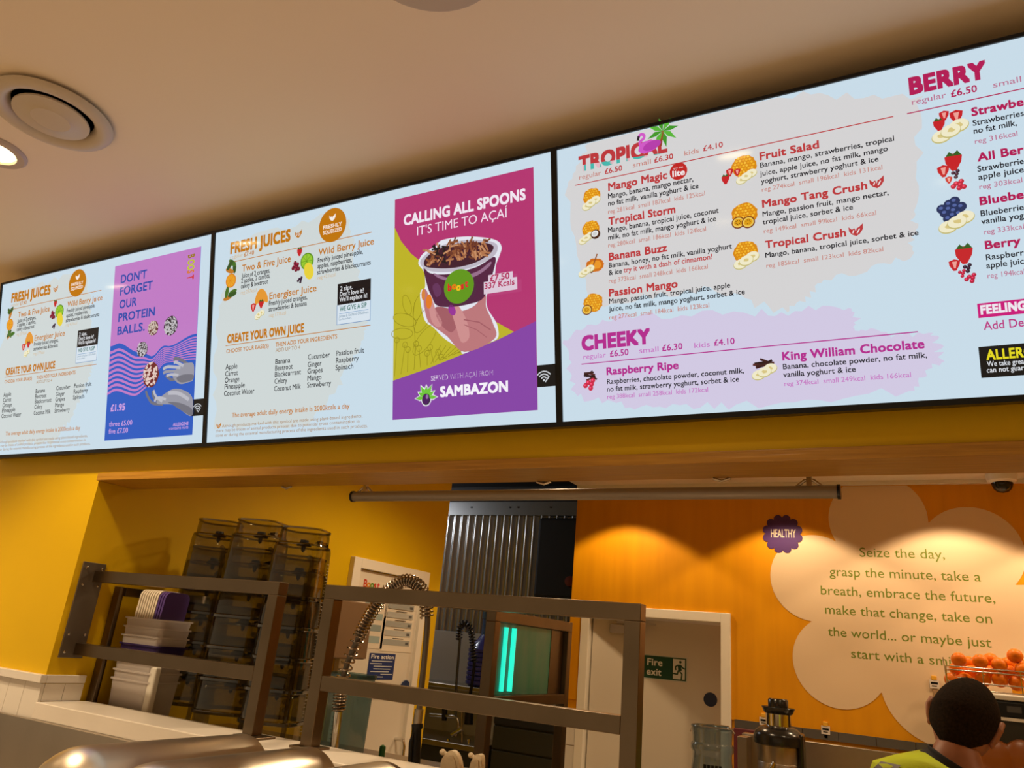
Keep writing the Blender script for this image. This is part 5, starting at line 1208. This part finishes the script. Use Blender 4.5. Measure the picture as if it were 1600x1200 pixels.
# ------------------------------------------------------------------ person
YPn = 2.62
hc = at_y(1506, 1128, YPn)                                   # middle of the head
pn = thing('person', 'person seen from behind in yellow hi-vis vest, head bowed', 'person', (hc.x, YPn, 0))
def skin_body(chains, name, m, parent, sub=2):
    me = bpy.data.meshes.new(name); verts = []; edges = []; rad = []; idx = {}
    def vid(p, r):
        k = tuple(round(c, 4) for c in p)
        if k not in idx: idx[k] = len(verts); verts.append(p); rad.append(r)
        return idx[k]
    for ch in chains:
        prev = None
        for p, r in ch:
            i = vid(p, r)
            if prev is not None and prev != i: edges.append((prev, i))
            prev = i
    off = abs_loc(parent)
    me.from_pydata([tuple(Vector(v)-off) for v in verts], edges, []); me.materials.append(m)
    o = bpy.data.objects.new(name, me); COL.objects.link(o); o.parent = parent
    sk_ = o.modifiers.new('skin', 'SKIN'); sk_.use_smooth_shade = True
    for i, r in enumerate(rad):
        d = me.skin_vertices[0].data[i]; d.radius = r if isinstance(r, tuple) else (r, r); d.use_root = (i == 0)
    su = o.modifiers.new('sub', 'SUBSURF'); su.levels = sub; su.render_levels = sub
    return o
cx = hc.x
UPZ = .088
neck = Vector((cx-.030, YPn-.050, 1.44+UPZ*.6)); chest = Vector((cx-.035, YPn-.06, 1.22+UPZ)); waist = Vector((cx-.03, YPn-.02, 1.02+UPZ)); pel = Vector((cx-.03, YPn-.01, .96))
ch = [[(pel, (.15, .11)), (waist, (.145, .105)), (chest, (.165, .115)), (Vector((cx-.033, YPn-.07, 1.36+UPZ)), (.10, .085)), (neck, (.060, .062)), (Vector((cx-.012, YPn-.02, 1.535)), (.058, .062))]]
fing = []
for s in (-1, 1):
    sh_ = Vector((cx-.018+s*.185, YPn-.06, 1.335+UPZ)); el = sh_+Vector((s*.06, .06, -.28)); wr = el+Vector((-s*.04, .24, .02)); pm = wr+Vector((-s*.01, .07, 0))
    ch.append([(Vector((cx-.033, YPn-.07, 1.36+UPZ)), (.10, .085)), (sh_, .066), (sh_.lerp(el, .5), .052), (el, .043), (el.lerp(wr, .5), .040), (wr, .028), (pm, (.038, .022))])
    for k in range(4):
        b_ = pm+Vector((s*(.027-.018*k), .03, 0)); l = (.07, .08, .075, .058)[k]; ch.append([(pm, (.038, .022)), (b_, .0095), (b_+Vector((0, l*.5, -.008)), .0088), (b_+Vector((0, l*.9, -.03)), .0078)])
    b_ = wr+Vector((-s*.035, .045, 0)); ch.append([(wr, .028), (b_, .011), (b_+Vector((-s*.012, .035, -.008)), .009)])
    hip = pel+Vector((s*.09, 0, -.04)); kn = Vector((hip.x+s*.01, YPn-.0, .48)); an = Vector((hip.x+s*.01, YPn-.03, .08)); ch.append([(pel, (.15, .11)), (hip, .095), (kn, .062), (hip.lerp(an, .75), .055), (an, .042), (an+Vector((0, .12, -.045)), .034), (an+Vector((0, .19, -.05)), .026)])
body = skin_body(ch, 'body', SKIN, pn)
# head: ellipsoid-based mesh with face, ears; turned and tilted
head_rot = Matrix.Rotation(math.radians(22), 4, 'Y') @ Matrix.Rotation(math.radians(-24), 4, 'X') @ Matrix.Rotation(math.radians(-14), 4, 'Z')
def head_pt(a, e, grow=0):
    # a azimuth (0 = face, +Y), e elevation; local: X right, Y forward, Z up
    x, y, z = math.sin(a)*math.cos(e), math.cos(a)*math.cos(e), math.sin(e)
    p = Vector((x*.079, y*.098, z*.118))
    if z < 0:                                            # narrow towards the jaw, nape tucks in
        p.x *= 1-.26*(-z)**1.4
        if y < 0: p.y *= 1-.32*(-z)
        else: p.y *= 1+.03*(-z)
    if y > .55 and abs(x) < .75: p.y -= .006*(1 if -.05 < z < .25 else 0)
    d = p.normalized(); return p+d*grow
def head_mesh(grow=0, fil=None, n=40, mm=28):
    t = MB(); vs = []; fs = []
    for i in range(mm+1):
        e = -PI/2+PI*i/mm
        for k in range(n): vs.append(head_pt(2*PI*k/n, e, grow))
    for i in range(mm):
        for k in range(n):
            if fil is None or fil(2*PI*(k+.5)/n, -PI/2+PI*(i+.5)/mm): fs.append((i*n+k, i*n+(k+1) % n, (i+1)*n+(k+1) % n, (i+1)*n+k))
    vs = [hc+(head_rot.to_3x3() @ v) for v in vs]
    return t.add(vs, fs, 0, True)
t = head_mesh()
H = lambda x, y, z: hc+(head_rot.to_3x3() @ Vector((x, y, z)))
t.tube([H(0, .090, .02), H(0, .104, -.015), H(0, .112, -.032), H(0, .098, -.040)], [.009, .012, .015, .010], 10)       # nose
t.tube([H(-.024, .082, -.062), H(0, .092, -.061), H(.024, .082, -.062)], [.004, .0075, .004], 8)                        # mouth
for s in (-1, 1):
    t.ball(H(s*.031, .083, .008), .011, 12)
    # ear: rim and lobe
    t.tube([H(s*.076, -.004, -.034), H(s*.082, -.014, -.020), H(s*.089, -.024, .004), H(s*.088, -.018, .024), H(s*.080, -.002, .026)], [.008, .008, .0075, .0075, .006], 10)
    t.tube([H(s*.077, -.002, -.025), H(s*.081, -.008, 0), H(s*.079, -.002, .02)], [.010, .011, .008], 10)
    t.ball(H(s*.077, -.006, -.036), (.007, .008, .011), 10)
head = t.build('head', SKIN, pn)
def hairy(a, e):
    aa = abs((a+PI) % (2*PI)-PI)                         # 0 at the face
    if e > .55: return True
    if aa < .9: return False
    if aa < 1.45: return e > .10
    if aa < 1.85: return e > -.02
    return e > -.36-.44*min(1, (aa-1.85)/.55)
t = head_mesh(.0065, hairy, 180, 120); h = t.build('hair', HAIR, pn)
so = h.modifiers.new('s', 'SOLIDIFY'); so.thickness = .010; so.offset = -1
# hi-vis vest shell over the torso
def torso(z):                                             # centre, half width, half depth
    T_ = [(.86, -.020, -.01, .185, .14), (1.02, -.020, -.02, .185, .14), (1.20, -.020, -.06, .205, .15), (1.30, -.020, -.066, .222, .135), (1.355, -.020, -.070, .215, .112), (1.392, -.020, -.070, .205, .100), (1.412, -.016, -.070, .165, .094), (1.425, -.010, -.068, .115, .086), (1.445, -.004, -.066, .082, .080)]
    T_ = [(q_[0]+UPZ,)+q_[1:] for q_ in T_]
    for a_, b_ in zip(T_[:-1], T_[1:]):
        if a_[0] <= z <= b_[0]:
            k = (z-a_[0])/(b_[0]-a_[0]); return [a_[i]+(b_[i]-a_[i])*k for i in range(1, 5)]
    return T_[-1][1:] if z > 1.3 else T_[0][1:]
def vest_mesh(z0, z1, grow, rows=16, a0=0, a1=2*PI, n=48):
    vs, fs = [], []
    for i in range(rows+1):
        z = z0+(z1-z0)*i/rows; ox, oy, hw, hd = torso(z)
        for k in range(n+1):
            a = a0+(a1-a0)*k/n; c_, s_ = math.cos(a), math.sin(a); q_ = (abs(c_)**2.6+abs(s_)**2.6)**(-1/2.6)
            vs.append((cx+ox+(hw+grow)*c_*q_, YPn+oy+(hd+grow)*s_*q_, z))
    for i in range(rows):
        for k in range(n): fs.append((i*(n+1)+k, i*(n+1)+k+1, (i+1)*(n+1)+k+1, (i+1)*(n+1)+k))
    return MB().add(vs, fs, 0, True)
ve = vest_mesh(.88+UPZ, 1.436+UPZ, .012, 26).build('hi_vis_vest', HIVIS, pn)
so = ve.modifiers.new('s', 'SOLIDIFY'); so.thickness = .004
# sleeves of the vest, reflective bands over the shoulders, collar, trousers
for s in (-1, 1):
    shp = Vector((cx-.020+s*.168, YPn-.06, 1.318+UPZ)); el = shp+Vector((s*.085, .05, -.26))
    MB().tube([shp-Vector((s*.08, 0, 0)), shp-Vector((s*.03, 0, -.004)), shp, shp.lerp(el, .35), shp.lerp(el, .7)], [.05, .078, .082, .072, .066], 20, cap=False).build('sleeve', HIVIS, pn)
    a_ = (PI*1.5)+s*.88
    t = MB(); vs = []
    for sgn in (1,):
        pts = []
        for z in [.90+UPZ+.02*k for k in range(26)]:
            ox, oy, hw, hd = torso(z); pts.append((z, ox, oy, hw, hd))
        vs = []; fs = []
        for i, (z, ox, oy, hw, hd) in enumerate(pts):
            for d_ in (-.19, .19):
                a = a_+d_; c_, s_ = math.cos(a), math.sin(a); q_ = (abs(c_)**2.6+abs(s_)**2.6)**(-1/2.6); vs.append((cx+ox+(hw+.0175)*c_*q_, YPn+oy+(hd+.0175)*s_*q_, z))
        fs = [(2*i, 2*i+1, 2*i+3, 2*i+2) for i in range(len(pts)-1)]
    MB().add(vs, fs, 0, True).build('reflective_strip', REFLECT, ve)
vest_mesh(1.05+UPZ, 1.10+UPZ, .0175, 2).build('reflective_strip', REFLECT, ve)
co = vest_mesh(1.424+UPZ, 1.456+UPZ, .008, 4).build('collar', NAVY, pn); so = co.modifiers.new('s', 'SOLIDIFY'); so.thickness = .006
t = vest_mesh(.80+UPZ, .90+UPZ, .010, 4)
t.build('waistband', NAVY, pn)
for s in (-1, 1):
    hip = pel+Vector((s*.09, 0, -.02)); an = Vector((hip.x+s*.01, YPn-.03, .07)); MB().tube([hip, Vector((hip.x+s*.01, YPn, .48)), an], [.125, .090, .075], 18).build('trouser_leg', NAVY, pn)

# the back leans: the right shoulder hangs lower than the left
def lean(o):
    off = abs_loc(o)
    for v in o.data.vertices:
        w_ = v.co+off; k = min(max((w_.z-.95)/.35, 0), 1)
        d = w_.x-(cx-.10)
        if abs(w_.x-cx) < .5: v.co.z -= k*(.048+.52*max(0, d))
for o in list(pn.children)+list(ve.children):
    if o.name.split('.')[0] in ('hi_vis_vest', 'sleeve', 'reflective_strip', 'collar'): lean(o)
for v in body.data.vertices:
    w_ = v.co+abs_loc(body)
    if 1.2 < w_.z < 1.50: v.co.z -= .048+.45*max(0, w_.x-(cx-.10))*min(max((w_.z-.95)/.35, 0), 1)*(1 if w_.z < 1.47 else .3)
